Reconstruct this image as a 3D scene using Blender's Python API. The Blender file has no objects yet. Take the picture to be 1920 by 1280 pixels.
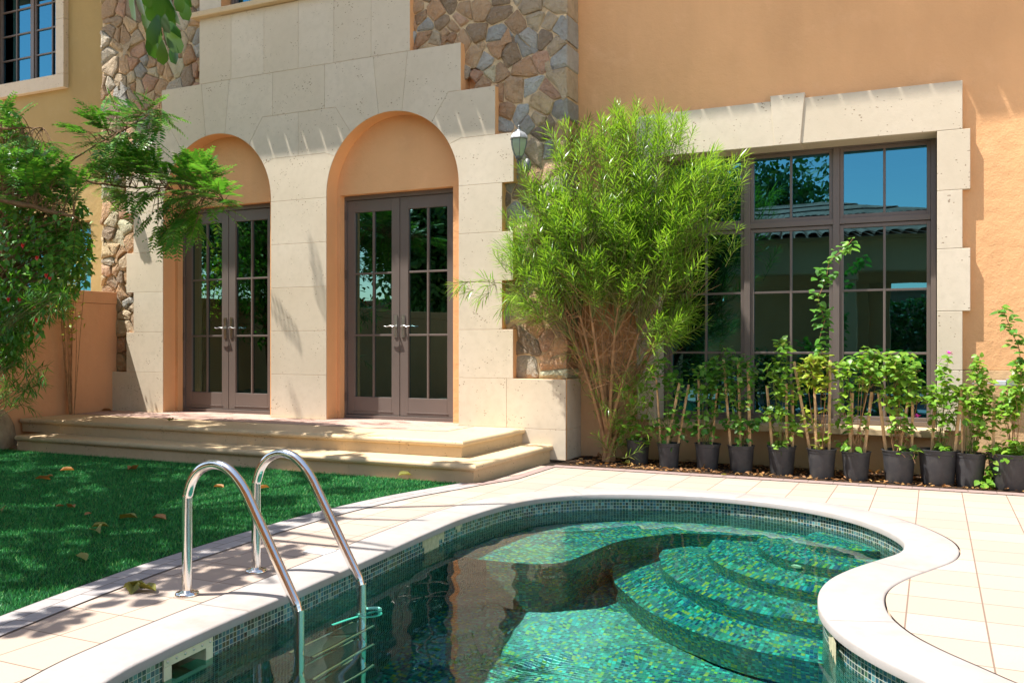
import bpy, math, random
import numpy as np
from mathutils import Vector, Matrix
from mathutils.geometry import tessellate_polygon
R = random.Random(7)
N = np.random.default_rng(11)
sc = bpy.context.scene
col = sc.collection
PI = math.pi

# ------------------------------------------------------------ camera model (metres, Z up, house wall along X)
F, CX, CY, H, TH = 1690., 960., 645., 1.15, math.radians(25.1)
S_, C_ = math.sin(TH), math.cos(TH)
def ray(u, v):
    a = (u-CX)/F
    return (C_*a-S_, S_*a+C_, -(v-CY)/F)
def onY(u, v, y):
    r = ray(u, v); t = y/r[1]; return Vector((r[0]*t, y, H+r[2]*t))
def onZ(u, v, z=0.):
    r = ray(u, v); t = (z-H)/r[2]; return Vector((r[0]*t, r[1]*t, z))

cd = bpy.data.cameras.new('camera'); cam = bpy.data.objects.new('camera', cd); col.objects.link(cam)
cd.sensor_width = 36; cd.lens = F/1920*36; cd.shift_y = 5/1920.; cd.clip_end = 500; cd.clip_start = .05
cam.location = (0, 0, H); cam.rotation_euler = (PI/2, 0, TH); sc.camera = cam

# ------------------------------------------------------------ light
SUN = Vector((.40, .24, -1)).normalized()
w = bpy.data.worlds.new('World'); sc.world = w; w.use_nodes = True
nt = w.node_tree; bg = nt.nodes['Background']
sky = nt.nodes.new('ShaderNodeTexSky'); sky.sky_type = 'NISHITA'; sky.sun_disc = False
el = math.asin(-SUN.z); sky.sun_elevation = el; sky.sun_rotation = math.atan2(-SUN.x, -SUN.y) % (2*PI)
sky.air_density = 1.0; sky.dust_density = .5; sky.ozone_density = 1.2
wm = nt.nodes.new('ShaderNodeMix'); wm.data_type = 'RGBA'; wm.blend_type = 'MULTIPLY'; wm.inputs[0].default_value = 1; wm.inputs[7].default_value = (1.12, .98, .82, 1)
nt.links.new(sky.outputs[0], wm.inputs[6]); nt.links.new(wm.outputs[2], bg.inputs[0]); bg.inputs[1].default_value = .15
ld = bpy.data.lights.new('sun', 'SUN'); ld.energy = 4.8; ld.angle = math.radians(.5); ld.color = (1, .955, .88)
sun = bpy.data.objects.new('sun', ld); col.objects.link(sun)
sun.rotation_euler = SUN.to_track_quat('-Z', 'Y').to_euler(); sun.location = (-4, -2, 12)
try: ld.cycles.is_caustics_light = True
except Exception: pass
sc.view_settings.view_transform = 'Standard'; sc.view_settings.look = 'None'
sc.view_settings.exposure = 1.2; sc.view_settings.gamma = 1
cy = sc.cycles
cy.use_denoising = True
cy.max_bounces = 10; cy.diffuse_bounces = 4; cy.glossy_bounces = 4; cy.transmission_bounces = 6; cy.transparent_max_bounces = 12
cy.sample_clamp_indirect = 4; cy.caustics_refractive = True; cy.caustics_reflective = False; cy.blur_glossy = .3

# ------------------------------------------------------------ material helpers
class M:
    def __init__(s, name):
        s.m = bpy.data.materials.new(name); s.m.use_nodes = True
        s.t = s.m.node_tree; s.n = s.t.nodes; s.b = s.n['Principled BSDF']; s.out = s.n['Material Output']
        s.tc = None
    def node(s, kind, **kw):
        x = s.n.new('ShaderNode'+kind)
        for k, v in kw.items(): setattr(x, k, v)
        return x
    def link(s, a, b): s.t.links.new(a, b)
    def coord(s, which='Object', scale=(1, 1, 1)):
        if s.tc is None: s.tc = s.node('TexCoord')
        mp = s.node('Mapping'); mp.inputs['Scale'].default_value = scale if isinstance(scale, tuple) else (scale,)*3
        s.link(s.tc.outputs[which], mp.inputs['Vector']); return mp.outputs[0]
    def noise(s, sc_, detail=4, rough=.55, vec=None):
        x = s.node('TexNoise'); x.inputs['Scale'].default_value = sc_; x.inputs['Detail'].default_value = detail
        x.inputs['Roughness'].default_value = rough
        s.link(vec if vec is not None else s.coord(), x.inputs['Vector']); return x.outputs['Fac']
    def ramp(s, fac, stops, interp='LINEAR'):
        r = s.node('ValToRGB'); cr = r.color_ramp; cr.interpolation = interp
        while len(cr.elements) < len(stops): cr.elements.new(.5)
        for e, (p, c) in zip(cr.elements, stops):
            e.position = p; e.color = (c if len(c) == 4 else (*c, 1)) if not isinstance(c, (int, float)) else (c, c, c, 1)
        s.link(fac, r.inputs[0]); return r.outputs[0]
    def mix(s, fac, a, b, mode='MIX'):
        x = s.node('Mix', data_type='RGBA', blend_type=mode)
        for i, q in ((0, fac), (6, a), (7, b)):
            if hasattr(q, 'node'): s.link(q, x.inputs[i])
            elif i == 0: x.inputs[0].default_value = q
            else: x.inputs[i].default_value = (*q, 1)
        return x.outputs[2]
    def math(s, op, a, b=None, c=None):
        x = s.node('Math', operation=op)
        for i, q in enumerate((a, b, c)):
            if q is None: continue
            if hasattr(q, 'node'): s.link(q, x.inputs[i])
            else: x.inputs[i].default_value = q
        return x.outputs[0]
    def bump(s, h, strength=.3, dist=.01, prev=None):
        x = s.node('Bump'); x.inputs['Strength'].default_value = strength; x.inputs['Distance'].default_value = dist
        s.link(h, x.inputs['Height'])
        if prev is not None: s.link(prev, x.inputs['Normal'])
        s.link(x.outputs[0], s.b.inputs['Normal']); return x.outputs[0]
    def set(s, colr=None, rough=None, metal=None, spec=None):
        if colr is not None:
            if hasattr(colr, 'node'): s.link(colr, s.b.inputs['Base Color'])
            else: s.b.inputs['Base Color'].default_value = (*colr, 1)
        if rough is not None:
            if hasattr(rough, 'node'): s.link(rough, s.b.inputs['Roughness'])
            else: s.b.inputs['Roughness'].default_value = rough
        if metal is not None: s.b.inputs['Metallic'].default_value = metal
        if spec is not None: s.b.inputs['Specular IOR Level'].default_value = spec
        return s
def sh(c, k): return tuple(min(1, x*k) for x in c)

def m_stucco(name, c):
    m = M(name)
    big = m.noise(.9, 5); fine = m.noise(60, 3)
    base = m.mix(m.ramp(big, [(.3, 0), (.7, 1)]), sh(c, .9), sh(c, 1.06))
    st = m.node('TexNoise'); st.inputs['Scale'].default_value = 1.6; st.inputs['Detail'].default_value = 6
    m.link(m.coord('Object', (1.2, 1.2, .25)), st.inputs['Vector'])
    base = m.mix(m.ramp(st.outputs['Fac'], [(.48, 0), (.8, .45)]), base, sh(c, .70))
    pt = m.noise(3.3, 7, .7); base = m.mix(m.ramp(pt, [(.55, 0), (.75, .3)]), base, (min(1, c[0]*1.12), c[1]*1.2, c[2]*1.4))
    m.set(base, .9, spec=.2)
    trowel = m.noise(7, 6, .6)
    b = m.bump(fine, .5, .004); m.bump(trowel, .8, .014, b)
    return m.m
def m_limestone(name='limestone', c=(.60, .515, .405), pits=True, rough=.75):
    m = M(name)
    at = m.node('Attribute', attribute_name='tint')
    sep = m.node('SeparateColor'); m.link(at.outputs['Color'], sep.inputs[0])
    big = m.noise(1.7, 6, .6); mid = m.noise(14, 5)
    base = m.mix(m.ramp(big, [(.3, 0), (.7, 1)]), sh(c, .9), (c[0]*1.03, c[1]*1.04, c[2]*1.08))
    base = m.mix(m.ramp(mid, [(.45, 0), (.75, .5)]), base, sh(c, .8))
    base = m.mix(sep.outputs[0], base, (c[0]*.86, c[1]*.83, c[2]*.78))
    # travertine pits: stretched cells
    vo = m.node('TexVoronoi'); vo.inputs['Scale'].default_value = 1
    m.link(m.coord('Object', (26, 26, 42)), vo.inputs['Vector'])
    cl = m.noise(6, 3)
    rad = m.math('MULTIPLY', m.ramp(cl, [(.42, 0), (.7, 1)]), .27)
    wn = m.node('TexNoise'); wn.inputs['Scale'].default_value = 40; m.link(m.coord(), wn.inputs['Vector'])
    dd = m.math('ADD', vo.outputs['Distance'], m.math('MULTIPLY', m.math('SUBTRACT', wn.outputs['Fac'], .5), .3))
    pit = m.math('LESS_THAN', dd, rad)
    if not pits:
        sn = m.noise(2.4, 7, .7); base = m.mix(m.ramp(sn, [(.52, 0), (.72, .55)]), base, (c[0]*.82, c[1]*.72, c[2]*.6))
    if pits:
        base = m.mix(m.math('MULTIPLY', pit, .75), base, (.22, .15, .095))
    m.set(base, rough, spec=.3)
    h = m.noise(50, 5, .65)
    b = m.bump(h, .35, .003)
    if pits: m.bump(m.math('SUBTRACT', 1, pit), .6, .004, b)
    return m.m
def m_plain(name, c, rough=.6, metal=0, spec=.5, var=.12, nscale=12, bump=0, bdist=.003):
    m = M(name)
    n = m.noise(nscale, 5)
    m.set(m.mix(m.ramp(n, [(.3, 0), (.7, 1)]), sh(c, 1-var), sh(c, 1+var)), rough, metal, spec)
    if bump: m.bump(m.noise(nscale*5, 4), bump, bdist)
    return m.m
def m_leaf(name, c1, c2, c3=None, rough=.42, trans=.35, rib=False):
    m = M(name)
    g = m.node('NewGeometry')
    stops = [(0, c1), (.55, c2)] + ([(.9, c3)] if c3 else [(1, sh(c2, 1.25))])
    c = m.ramp(g.outputs['Random Per Island'], stops+([(.97, c3), (1, (.36, .24, .07))] if c3 and 'fallen' not in name and 'dry' not in name else []))
    n = m.noise(2.2, 3)
    c = m.mix(m.ramp(n, [(.35, .0), (.7, .45)]), c, sh(c1, .8))
    m.set(c, rough, spec=.45)
    tr = m.node('BsdfTranslucent'); m.link(m.mix(.6, c, (c2[0]*2.2, c2[1]*1.7, c2[2]*.6)), tr.inputs[0])
    mx = m.node('MixShader'); mx.inputs[0].default_value = trans
    m.link(m.b.outputs[0], mx.inputs[1]); m.link(tr.outputs[0], mx.inputs[2]); m.link(mx.outputs[0], m.out.inputs[0])
    return m.m
def m_mosaic(name, pal, tile=.0235, grout=(.42, .43, .36), glint=.12):
    m = M(name)
    uv = m.node('UVMap'); sc1 = m.node('VectorMath', operation='SCALE'); sc1.inputs['Scale'].default_value = 1/tile
    m.link(uv.outputs[0], sc1.inputs[0])
    fl = m.node('VectorMath', operation='FLOOR'); m.link(sc1.outputs[0], fl.inputs[0])
    fr = m.node('VectorMath', operation='FRACTION'); m.link(sc1.outputs[0], fr.inputs[0])
    wn = m.node('TexWhiteNoise', noise_dimensions='2D'); m.link(fl.outputs[0], wn.inputs['Vector'])
    tile = tile; k = len(pal); c = m.ramp(wn.outputs['Value'], [(i/k, p) for i, p in enumerate(pal)], 'CONSTANT')
    s2 = m.node('SeparateXYZ'); m.link(fr.outputs[0], s2.inputs[0])
    def edge(o): return m.math('MINIMUM', o, m.math('SUBTRACT', 1, o))
    d = m.math('MINIMUM', edge(s2.outputs[0]), edge(s2.outputs[1]))
    g = m.math('LESS_THAN', d, .07)
    cc = m.node('SeparateColor'); m.link(wn.outputs['Color'], cc.inputs[0])
    c = m.mix(m.math('MULTIPLY', cc.outputs[1], .35), c, (.02, .05, .06))
    c = m.mix(g, c, grout)
    blot = m.noise(1.5, 4)
    c = m.mix(m.ramp(blot, [(.5, 0), (.75, .3)]), c, (.30, .32, .14))
    m.set(c, m.math('ADD', m.math('MULTIPLY', g, .6), glint), spec=.6)
    m.bump(m.ramp(d, [(.03, 0), (.12, 1)]), .4, .002)
    return m.m

ORANGE = (.765, .42, .20)
MAT = {}
MAT['stucco'] = m_stucco('orange_stucco', ORANGE)
MAT['stucco_far'] = m_stucco('shaded_ochre_stucco', (.39, .28, .12))  # base colour darkened overall to stand in for tree shade and weak bounce
MAT['stucco_garden'] = m_stucco('terracotta_stucco', (.60, .31, .16))
MAT['plinth'] = m_stucco('plinth_stucco', (.62, .40, .215))
MAT['lime'] = m_limestone(c=(.645, .555, .425))
MAT['step'] = m_limestone('step_limestone', (.62, .465, .28), True, .6)
MAT['coping'] = m_limestone('coping_stone', (.365, .335, .315), False, .5)
MAT['bronze'] = m_plain('bronze_aluminium', (.140, .112, .098), .38, 0, .5, .05, 3)
MAT['bronze_dark'] = m_plain('bronze_beading', (.085, .06, .05), .4, 0, .5, .05, 3)
MAT['steel'] = m_plain('polished_steel', (.74, .72, .69), .13, 1, .5, .02, 30, .05)
MAT['steel2'] = m_plain('brushed_steel', (.55, .54, .52), .28, 1, .5, .05, 30)
MAT['plastic'] = m_plain('black_nursery_plastic', (.030, .031, .036), .45, 0, .5, .3, 14, .1)
def m_pot():
    m = M('dusty_nursery_plastic'); n = m.noise(5, 6, .7); n2 = m.noise(60, 3)
    g = m.node('ObjectInfo'); 
    c = m.mix(m.ramp(n, [(.42, 0), (.72, .75)]), (.026, .027, .031), (.12, .105, .09))
    c = m.mix(m.math('MULTIPLY', g.outputs['Random'], .35), c, (.06, .06, .065))
    m.set(c, m.ramp(n, [(.4, .38), (.7, .75)]), spec=.45); m.bump(n2, .2, .002); return m.m
MAT['plastic'] = m_pot()
MAT['soil'] = m_plain('dark_soil', (.055, .034, .022), .95, 0, .1, .5, 40, .9, .02)
MAT['wood'] = m_plain('stake_wood', (.60, .38, .20), .75, 0, .3, .25, 30, .3)
MAT['bark'] = m_plain('brown_bark', (.24, .145, .08), .9, 0, .2, .35, 25, .6, .006)
MAT['twig'] = m_plain('dry_twig', (.36, .20, .10), .85, 0, .2, .3, 18)
MAT['greenstem'] = m_plain('green_stem', (.16, .17, .05), .7, 0, .3, .3, 18)
MAT['lantern'] = m_plain('weathered_lantern_metal', (.12, .13, .13), .5, .3, .5, .35, 30, .2)
MAT['lantern_top'] = m_plain('faded_lantern_paint', (.30, .31, .32), .45, 0, .5, .3, 30)
MAT['cream'] = m_plain('cream_plastic', (.74, .68, .48), .45, 0, .4, .1, 8)
MAT['mortar'] = m_plain('bare_mortar', (.50, .46, .30), .9, 0, .2, .2, 40, .5)
MAT['lid'] = m_plain('pale_cover', (.50, .52, .54), .5, 0, .4, .08, 20)
MAT['grey'] = m_plain('grey_plastic', (.20, .20, .21), .5, 0, .4, .1, 20)
MAT['curtain'] = m_plain('curtain', (.55, .58, .55), .9, 0, .1, .1, 8)
MAT['room'] = m_plain('room_plaster', (.30, .27, .23), .9, 0, .1, .05, 4)
MAT['black'] = m_plain('black_metal', (.02, .02, .02), .4, 0, .5, .1, 9)
MAT['hose'] = m_plain('green_hose', (.20, .62, .48), .35, 0, .5, .05, 9)

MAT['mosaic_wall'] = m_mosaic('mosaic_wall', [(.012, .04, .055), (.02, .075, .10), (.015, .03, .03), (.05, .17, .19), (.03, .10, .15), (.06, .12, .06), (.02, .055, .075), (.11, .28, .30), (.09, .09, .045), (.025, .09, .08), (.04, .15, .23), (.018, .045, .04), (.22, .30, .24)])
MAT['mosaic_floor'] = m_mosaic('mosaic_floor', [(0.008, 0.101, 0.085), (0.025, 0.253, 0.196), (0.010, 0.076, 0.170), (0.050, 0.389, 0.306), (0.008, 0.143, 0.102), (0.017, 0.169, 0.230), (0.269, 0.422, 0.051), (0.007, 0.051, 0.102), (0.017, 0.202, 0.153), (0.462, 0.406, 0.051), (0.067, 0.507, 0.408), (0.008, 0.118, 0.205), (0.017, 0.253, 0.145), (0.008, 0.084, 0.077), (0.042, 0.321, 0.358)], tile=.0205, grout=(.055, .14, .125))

def m_water():
    m = M('pool_water')
    m.n.remove(m.b)
    rf = m.node('BsdfRefraction'); rf.inputs['IOR'].default_value = 1.33; rf.inputs['Roughness'].default_value = 0
    rf.inputs['Color'].default_value = (.58, .95, .90, 1)
    gl = m.node('BsdfGlossy'); gl.inputs['Roughness'].default_value = .0; gl.inputs['Color'].default_value = (1, 1, 1, 1)
    fr = m.node('Fresnel'); fr.inputs['IOR'].default_value = 1.33
    mx = m.node('MixShader'); m.link(m.math('MULTIPLY', fr.outputs[0], .72), mx.inputs[0]); m.link(rf.outputs[0], mx.inputs[1]); m.link(gl.outputs[0], mx.inputs[2])
    m.link(mx.outputs[0], m.out.inputs[0]); return m.m
MAT['water'] = m_water()
def m_glass(name, tint=(.10, .37, .55), refl=.42, through=(.14, .19, .18)):
    m = M(name); m.n.remove(m.b)
    gl = m.node('BsdfGlossy'); gl.inputs['Roughness'].default_value = .0; gl.inputs['Color'].default_value = (*tint, 1)
    tr = m.node('BsdfTransparent'); tr.inputs['Color'].default_value = (*through, 1)
    lw = m.node('Fresnel'); lw.inputs['IOR'].default_value = 1.5
    f = m.math('ADD', m.math('MULTIPLY', lw.outputs[0], 1-refl), refl)
    mx = m.node('MixShader'); m.link(f, mx.inputs[0]); m.link(tr.outputs[0], mx.inputs[1]); m.link(gl.outputs[0], mx.inputs[2])
    wv = m.noise(1.1, 2)
    bp = m.node('Bump'); bp.inputs['Strength'].default_value = .12; bp.inputs['Distance'].default_value = .01
    m.link(wv, bp.inputs['Height']); m.link(bp.outputs[0], gl.inputs['Normal'])
    m.link(mx.outputs[0], m.out.inputs[0]); return m.m
MAT['glass'] = m_glass('tinted_window_glass')
MAT['glass_door'] = m_glass('tinted_door_glass', (.40, .78, .85), .24, (.07, .10, .098))
def m_lampglass():
    m = M('lantern_glass'); m.set((.42, .52, .38), .12, spec=.6)
    tr = m.node('BsdfTransparent'); tr.inputs[0].default_value = (.75, .85, .72, 1)
    mx = m.node('MixShader'); mx.inputs[0].default_value = .35
    m.link(m.b.outputs[0], mx.inputs[1]); m.link(tr.outputs[0], mx.inputs[2]); m.link(mx.outputs[0], m.out.inputs[0]); return m.m
MAT['lampglass'] = m_lampglass()
def m_stone():
    m = M('flagstones')
    at = m.node('Attribute', attribute_name='tint')
    n1 = m.noise(9, 6, .65); n2 = m.noise(30, 5, .7)
    c = m.mix(m.ramp(n1, [(.4, 0), (.75, .45)]), at.outputs['Color'], (.22, .145, .09))
    c = m.mix(m.ramp(n2, [(.5, 0), (.75, .5)]), c, (.46, .40, .33))
    m.set(c, .85, spec=.25)
    n3 = m.noise(4.5, 8, .72)
    b = m.bump(n3, 1., .05); b = m.bump(n1, .9, .03, b); m.bump(n2, 1., .014, b)
    return m.m
MAT['stone'] = m_stone()
MAT['mortar_stone'] = m_plain('pier_mortar', (.62, .46, .28), .95, 0, .1, .25, 15, .8, .01)

def m_deck():
    m = M('beige_pavers')
    def brick(w_, h_, off, mort=.0028, loc=(0, 0, 0)):
        x = m.node('TexBrick'); x.offset = off; x.squash = 1
        x.inputs['Scale'].default_value = 1; x.inputs['Brick Width'].default_value = w_; x.inputs['Row Height'].default_value = h_
        x.inputs['Mortar Size'].default_value = mort; x.inputs['Mortar Smooth'].default_value = .2
        x.inputs['Color1'].default_value = (0, 0, 0, 1); x.inputs['Color2'].default_value = (1, 1, 1, 1); x.inputs['Mortar'].default_value = (.5, .5, .5, 1)
        mp = m.node('Mapping'); mp.inputs['Location'].default_value = loc
        if m.tc is None: m.tc = m.node('TexCoord')
        m.link(m.tc.outputs['Object'], mp.inputs['Vector']); m.link(mp.outputs[0], x.inputs['Vector']); return x
    br = brick(.3035, .2925, 0., .0036, (-.195, .155, 0)); nv = br
    c = m.mix(m.ramp(nv.outputs['Color'], [(0, 0), (1, 1)]), (.335, .268, .226), (.40, .33, .283))
    pk = m.node('TexWhiteNoise', noise_dimensions='2D')
    big = m.noise(.8, 4)
    c = m.mix(m.ramp(big, [(.4, 0), (.65, .6)]), c, (.42, .315, .235))
    spk = m.noise(160, 2)
    c = m.mix(m.ramp(spk, [(.55, 0), (.8, .25)]), c, (.30, .22, .16))
    sepm = m.math('MULTIPLY', br.outputs['Fac'], .8)
    c = m.mix(sepm, c, (.13, .085, .06))
    m.set(c, .8, spec=.25)
    b = m.bump(m.noise(90, 3), .2, .002); m.bump(m.math('SUBTRACT', 1, br.outputs['Fac']), .5, .004, b)
    return m.m
MAT['deck'] = m_deck()
def m_border(name, c1, c2, w_=.2, h_=.2, usinguv=True):
    m = M(name)
    x = m.node('TexBrick'); x.offset = .5; x.inputs['Scale'].default_value = 1
    x.inputs['Brick Width'].default_value = w_; x.inputs['Row Height'].default_value = h_; x.inputs['Mortar Size'].default_value = .003
    x.inputs['Color1'].default_value = (*c1, 1); x.inputs['Color2'].default_value = (*c2, 1); x.inputs['Mortar'].default_value = (.13, .10, .08, 1)
    if usinguv:
        uv = m.node('UVMap'); m.link(uv.outputs[0], x.inputs['Vector'])
    else: m.link(m.coord(), x.inputs['Vector'])
    n = m.noise(30, 5)
    c = m.mix(m.ramp(n, [(.4, 0), (.8, .5)]), x.outputs['Color'], sh(c1, .75))
    m.set(c, .85, spec=.2)
    b = m.bump(m.noise(120, 3), .3, .002); m.bump(m.math('SUBTRACT', 1, x.outputs['Fac']), .6, .004, b)
    return m.m
MAT['grey_paver'] = m_border('grey_border_pavers', (.29, .27, .27), (.35, .325, .315), .2, .1)
MAT['mauve_paver'] = m_border('mauve_border_pavers', (.30, .215, .195), (.27, .20, .185), .2, .1)
MAT['red_paver'] = m_border('red_terrace_pavers', (.44, .28, .23), (.50, .36, .30), .2, .1, False)
MAT['turf_base'] = m_plain('turf_backing', (.008, .05, .018), .95, 0, .1, .3, 30, .5, .01)
def m_turf():
    m = M('artificial_turf'); g = m.node('NewGeometry')
    c = m.ramp(g.outputs['Random Per Island'], [(0, (.012, .14, .03)), (.5, (.025, .25, .05)), (.85, (.06, .33, .06)), (1, (.20, .34, .09))])
    m.set(c, .5, spec=.35); return m.m
MAT['turf'] = m_turf()
MAT['roof'] = m_plain('clay_roof_tile', (.40, .20, .13), .8, 0, .2, .3, 6, .3)
MAT['ground'] = m_plain('sandy_ground', (.42, .33, .24), .95, 0, .1, .2, 2, .5, .02)
MAT['lf_shrub'] = m_leaf('willow_leaf', (.08, .22, .016), (.17, .37, .03), (.38, .54, .08), .30, .42)
MAT['lf_feather'] = m_leaf('feathery_leaf', (.035, .16, .022), (.08, .28, .035), (.24, .46, .05), .35, .36)
MAT['lf_broad'] = m_leaf('broad_leaf', (.02, .085, .012), (.045, .15, .016), (.14, .22, .022), .3, .28)
MAT['lf_bush'] = m_leaf('bush_leaf', (.035, .15, .022), (.08, .27, .035), (.18, .40, .05), .35, .38)
MAT['lf_bou'] = m_leaf('bougainvillea_leaf', (.09, .24, .022), (.17, .36, .035), (.32, .48, .06), .4, .4)
MAT['lf_bou_dark'] = m_leaf('bougainvillea_dark_leaf', (.05, .18, .025), (.10, .29, .035), (.22, .42, .06), .4, .38)
MAT['lf_bou_yellow'] = m_leaf('bougainvillea_yellow_leaf', (.14, .26, .022), (.26, .38, .035), (.44, .44, .05), .45, .38)
MAT['lf_far'] = m_leaf('far_leaf', (.025, .09, .02), (.05, .15, .025), (.09, .20, .03), .5, .2)
MAT['lf_dry'] = m_leaf('dry_leaf', (.22, .10, .035), (.36, .17, .06), (.45, .27, .09), .7, .15)
MAT['lf_yellow'] = m_leaf('yellow_fallen_leaf', (.15, .16, .025), (.20, .20, .035), (.28, .22, .05), .6, .2)
MAT['pink'] = m_plain('magenta_bract', (.72, .06, .38), .6, 0, .2, .1, 20)
MAT['palepink'] = m_plain('pale_bract', (.72, .36, .32), .6, 0, .2, .1, 20)
MAT['red'] = m_plain('red_petal', (.62, .03, .02), .5, 0, .2, .15, 20)

# ------------------------------------------------------------ mesh helpers
def mesh_obj(name, mesh, parent=None):
    o = bpy.data.objects.new(name, mesh); col.objects.link(o)
    if parent is not None: o.parent = parent
    return o
def tag(o, label=None, cat=None, group=None, kind=None):
    if label: o['label'] = label
    if cat: o['category'] = cat
    if group: o['group'] = group
    if kind: o['kind'] = kind
    return o
def empty(name, label, cat, loc=(0, 0, 0), group=None, kind=None):
    o = bpy.data.objects.new(name, None); col.objects.link(o); o.location = loc; o.empty_display_size = .1
    return tag(o, label, cat, group, kind)
class G:
    def __init__(s): s.v = []; s.f = []; s.uv = []; s.c = []; s.hasuv = False; s.cc = None; s.mi = []; s.m = 0
    def face(s, idx, uvs=None):
        s.f.append(tuple(idx)); s.uv.append(uvs); s.c.append(s.cc); s.mi.append(s.m)
        if uvs is not None: s.hasuv = True
    def add(s, vs): k = len(s.v); s.v.extend([tuple(p) for p in vs]); return k
    def box(s, x0, x1, y0, y1, z0, z1, mat=None):
        P = [(x0, y0, z0), (x1, y0, z0), (x1, y1, z0), (x0, y1, z0), (x0, y0, z1), (x1, y0, z1), (x1, y1, z1), (x0, y1, z1)]
        if mat is not None: P = [mat @ Vector(p) for p in P]
        k = s.add(P)
        for q in ((0, 3, 2, 1), (4, 5, 6, 7), (0, 1, 5, 4), (1, 2, 6, 5), (2, 3, 7, 6), (3, 0, 4, 7)): s.face([k+i for i in q])
    def quad(s, a, b, c, d, uvs=None):
        k = s.add([a, b, c, d]); s.face((k, k+1, k+2, k+3), uvs)
    def tube(s, pts, rad, n=8, cap=True):
        pts = [Vector(p) for p in pts]; L = len(pts)
        if not hasattr(rad, '__len__'): rad = [rad]*L
        up = None; rings = []
        for i, p in enumerate(pts):
            t = (pts[min(i+1, L-1)]-pts[max(i-1, 0)]).normalized()
            if up is None:
                up = t.orthogonal().normalized()
            up = (up - t*up.dot(t))
            up = up.normalized() if up.length > 1e-6 else t.orthogonal().normalized()
            b = t.cross(up)
            rings.append(s.add([p+(up*math.cos(2*PI*j/n)+b*math.sin(2*PI*j/n))*rad[i] for j in range(n)]))
        for i in range(L-1):
            for j in range(n):
                j2 = (j+1) % n; s.face((rings[i]+j, rings[i]+j2, rings[i+1]+j2, rings[i+1]+j))
        if cap:
            s.face([rings[0]+j for j in range(n)][::-1]); s.face([rings[-1]+j for j in range(n)])
    def lathe(s, prof, c=(0, 0, 0), n=24, mat=None, a0=0):
        rings = []
        for r, z in prof:
            P = [Vector((c[0]+r*math.cos(a0+2*PI*j/n), c[1]+r*math.sin(a0+2*PI*j/n), c[2]+z)) for j in range(n)]
            if mat is not None: P = [mat @ p for p in P]
            rings.append(s.add(P))
        for i in range(len(prof)-1):
            for j in range(n):
                j2 = (j+1) % n; s.face((rings[i]+j, rings[i]+j2, rings[i+1]+j2, rings[i+1]+j))
        s.face([rings[0]+j for j in range(n)][::-1]); s.face([rings[-1]+j for j in range(n)])
    def prismXZ(s, poly, yf, yb, inset=0, bev=0):
        """polygon in (x,z), front face at yf (towards camera), back at yb"""
        poly = ccw(poly)
        P = offset_poly(poly, -inset) if inset else poly
        Pf = offset_poly(P, -bev) if bev else P
        n = len(P)
        kf = s.add([(x, yf, z) for x, z in Pf]); s.face([kf+i for i in range(n)])
        if bev:
            km = s.add([(x, yf+bev, z) for x, z in P])
            for i in range(n):
                j = (i+1) % n; s.face((km+i, km+j, kf+j, kf+i))
        else: km = kf
        kb = s.add([(x, yb, z) for x, z in P])
        for i in range(n):
            j = (i+1) % n; s.face((kb+i, kb+j, km+j, km+i))
    def build(s, name, mats, parent=None, smooth=False, bevel=0, bevel_angle=None):
        me = bpy.data.meshes.new(name); me.from_pydata(s.v, [], s.f); 
        if s.hasuv:
            ul = me.uv_layers.new(name='UVMap'); k = 0
            for f, u in zip(s.f, s.uv):
                for i in range(len(f)):
                    ul.data[k].uv = u[i] if u is not None else (0, 0); k += 1
        if any(c is not None for c in s.c):
            at = me.color_attributes.new('tint', 'FLOAT_COLOR', 'CORNER'); k = 0
            for f, c in zip(s.f, s.c):
                for i in range(len(f)):
                    at.data[k].color = (*(c or (0, 0, 0)), 1); k += 1
        if not isinstance(mats, (list, tuple)): mats = [mats]
        for m in mats: me.materials.append(m)
        if len(mats) > 1:
            for p, i in zip(me.polygons, s.mi): p.material_index = i
        me.update()
        if smooth:
            for p in me.polygons: p.use_smooth = True
            try: me.set_sharp_from_angle(angle=math.radians(40))
            except Exception: pass
        o = mesh_obj(name, me, parent)
        if bevel:
            b = o.modifiers.new('bevel', 'BEVEL'); b.width = bevel; b.segments = 2; b.limit_method = 'ANGLE'; b.angle_limit = math.radians(40)
        return o
def area(p): return .5*sum(p[i][0]*p[(i+1) % len(p)][1]-p[(i+1) % len(p)][0]*p[i][1] for i in range(len(p)))
def ccw(p): return list(p) if area(p) > 0 else list(p)[::-1]
def offset_poly(p, d):
    """ccw polygon, d<0 shrinks"""
    n = len(p); out = []
    for i in range(n):
        a, b, c = Vector(p[i-1]), Vector(p[i]), Vector(p[(i+1) % n])
        e1 = (b-a); e2 = (c-b)
        if e1.length < 1e-7 or e2.length < 1e-7: out.append(tuple(b)); continue
        n1 = Vector((e1.y, -e1.x)).normalized(); n2 = Vector((e2.y, -e2.x)).normalized()
        m = n1+n2
        if m.length < 1e-4: m = n1
        m.normalize(); k = d/max(.35, m.dot(n1)); q = b+m*k; out.append((q.x, q.y))
    return out
def inside(pt, poly):
    x, y = pt; r = False; n = len(poly); j = n-1
    for i in range(n):
        xi, yi = poly[i]; xj, yj = poly[j]
        if (yi > y) != (yj > y) and x < (xj-xi)*(y-yi)/(yj-yi)+xi: r = not r
        j = i
    return r
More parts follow.
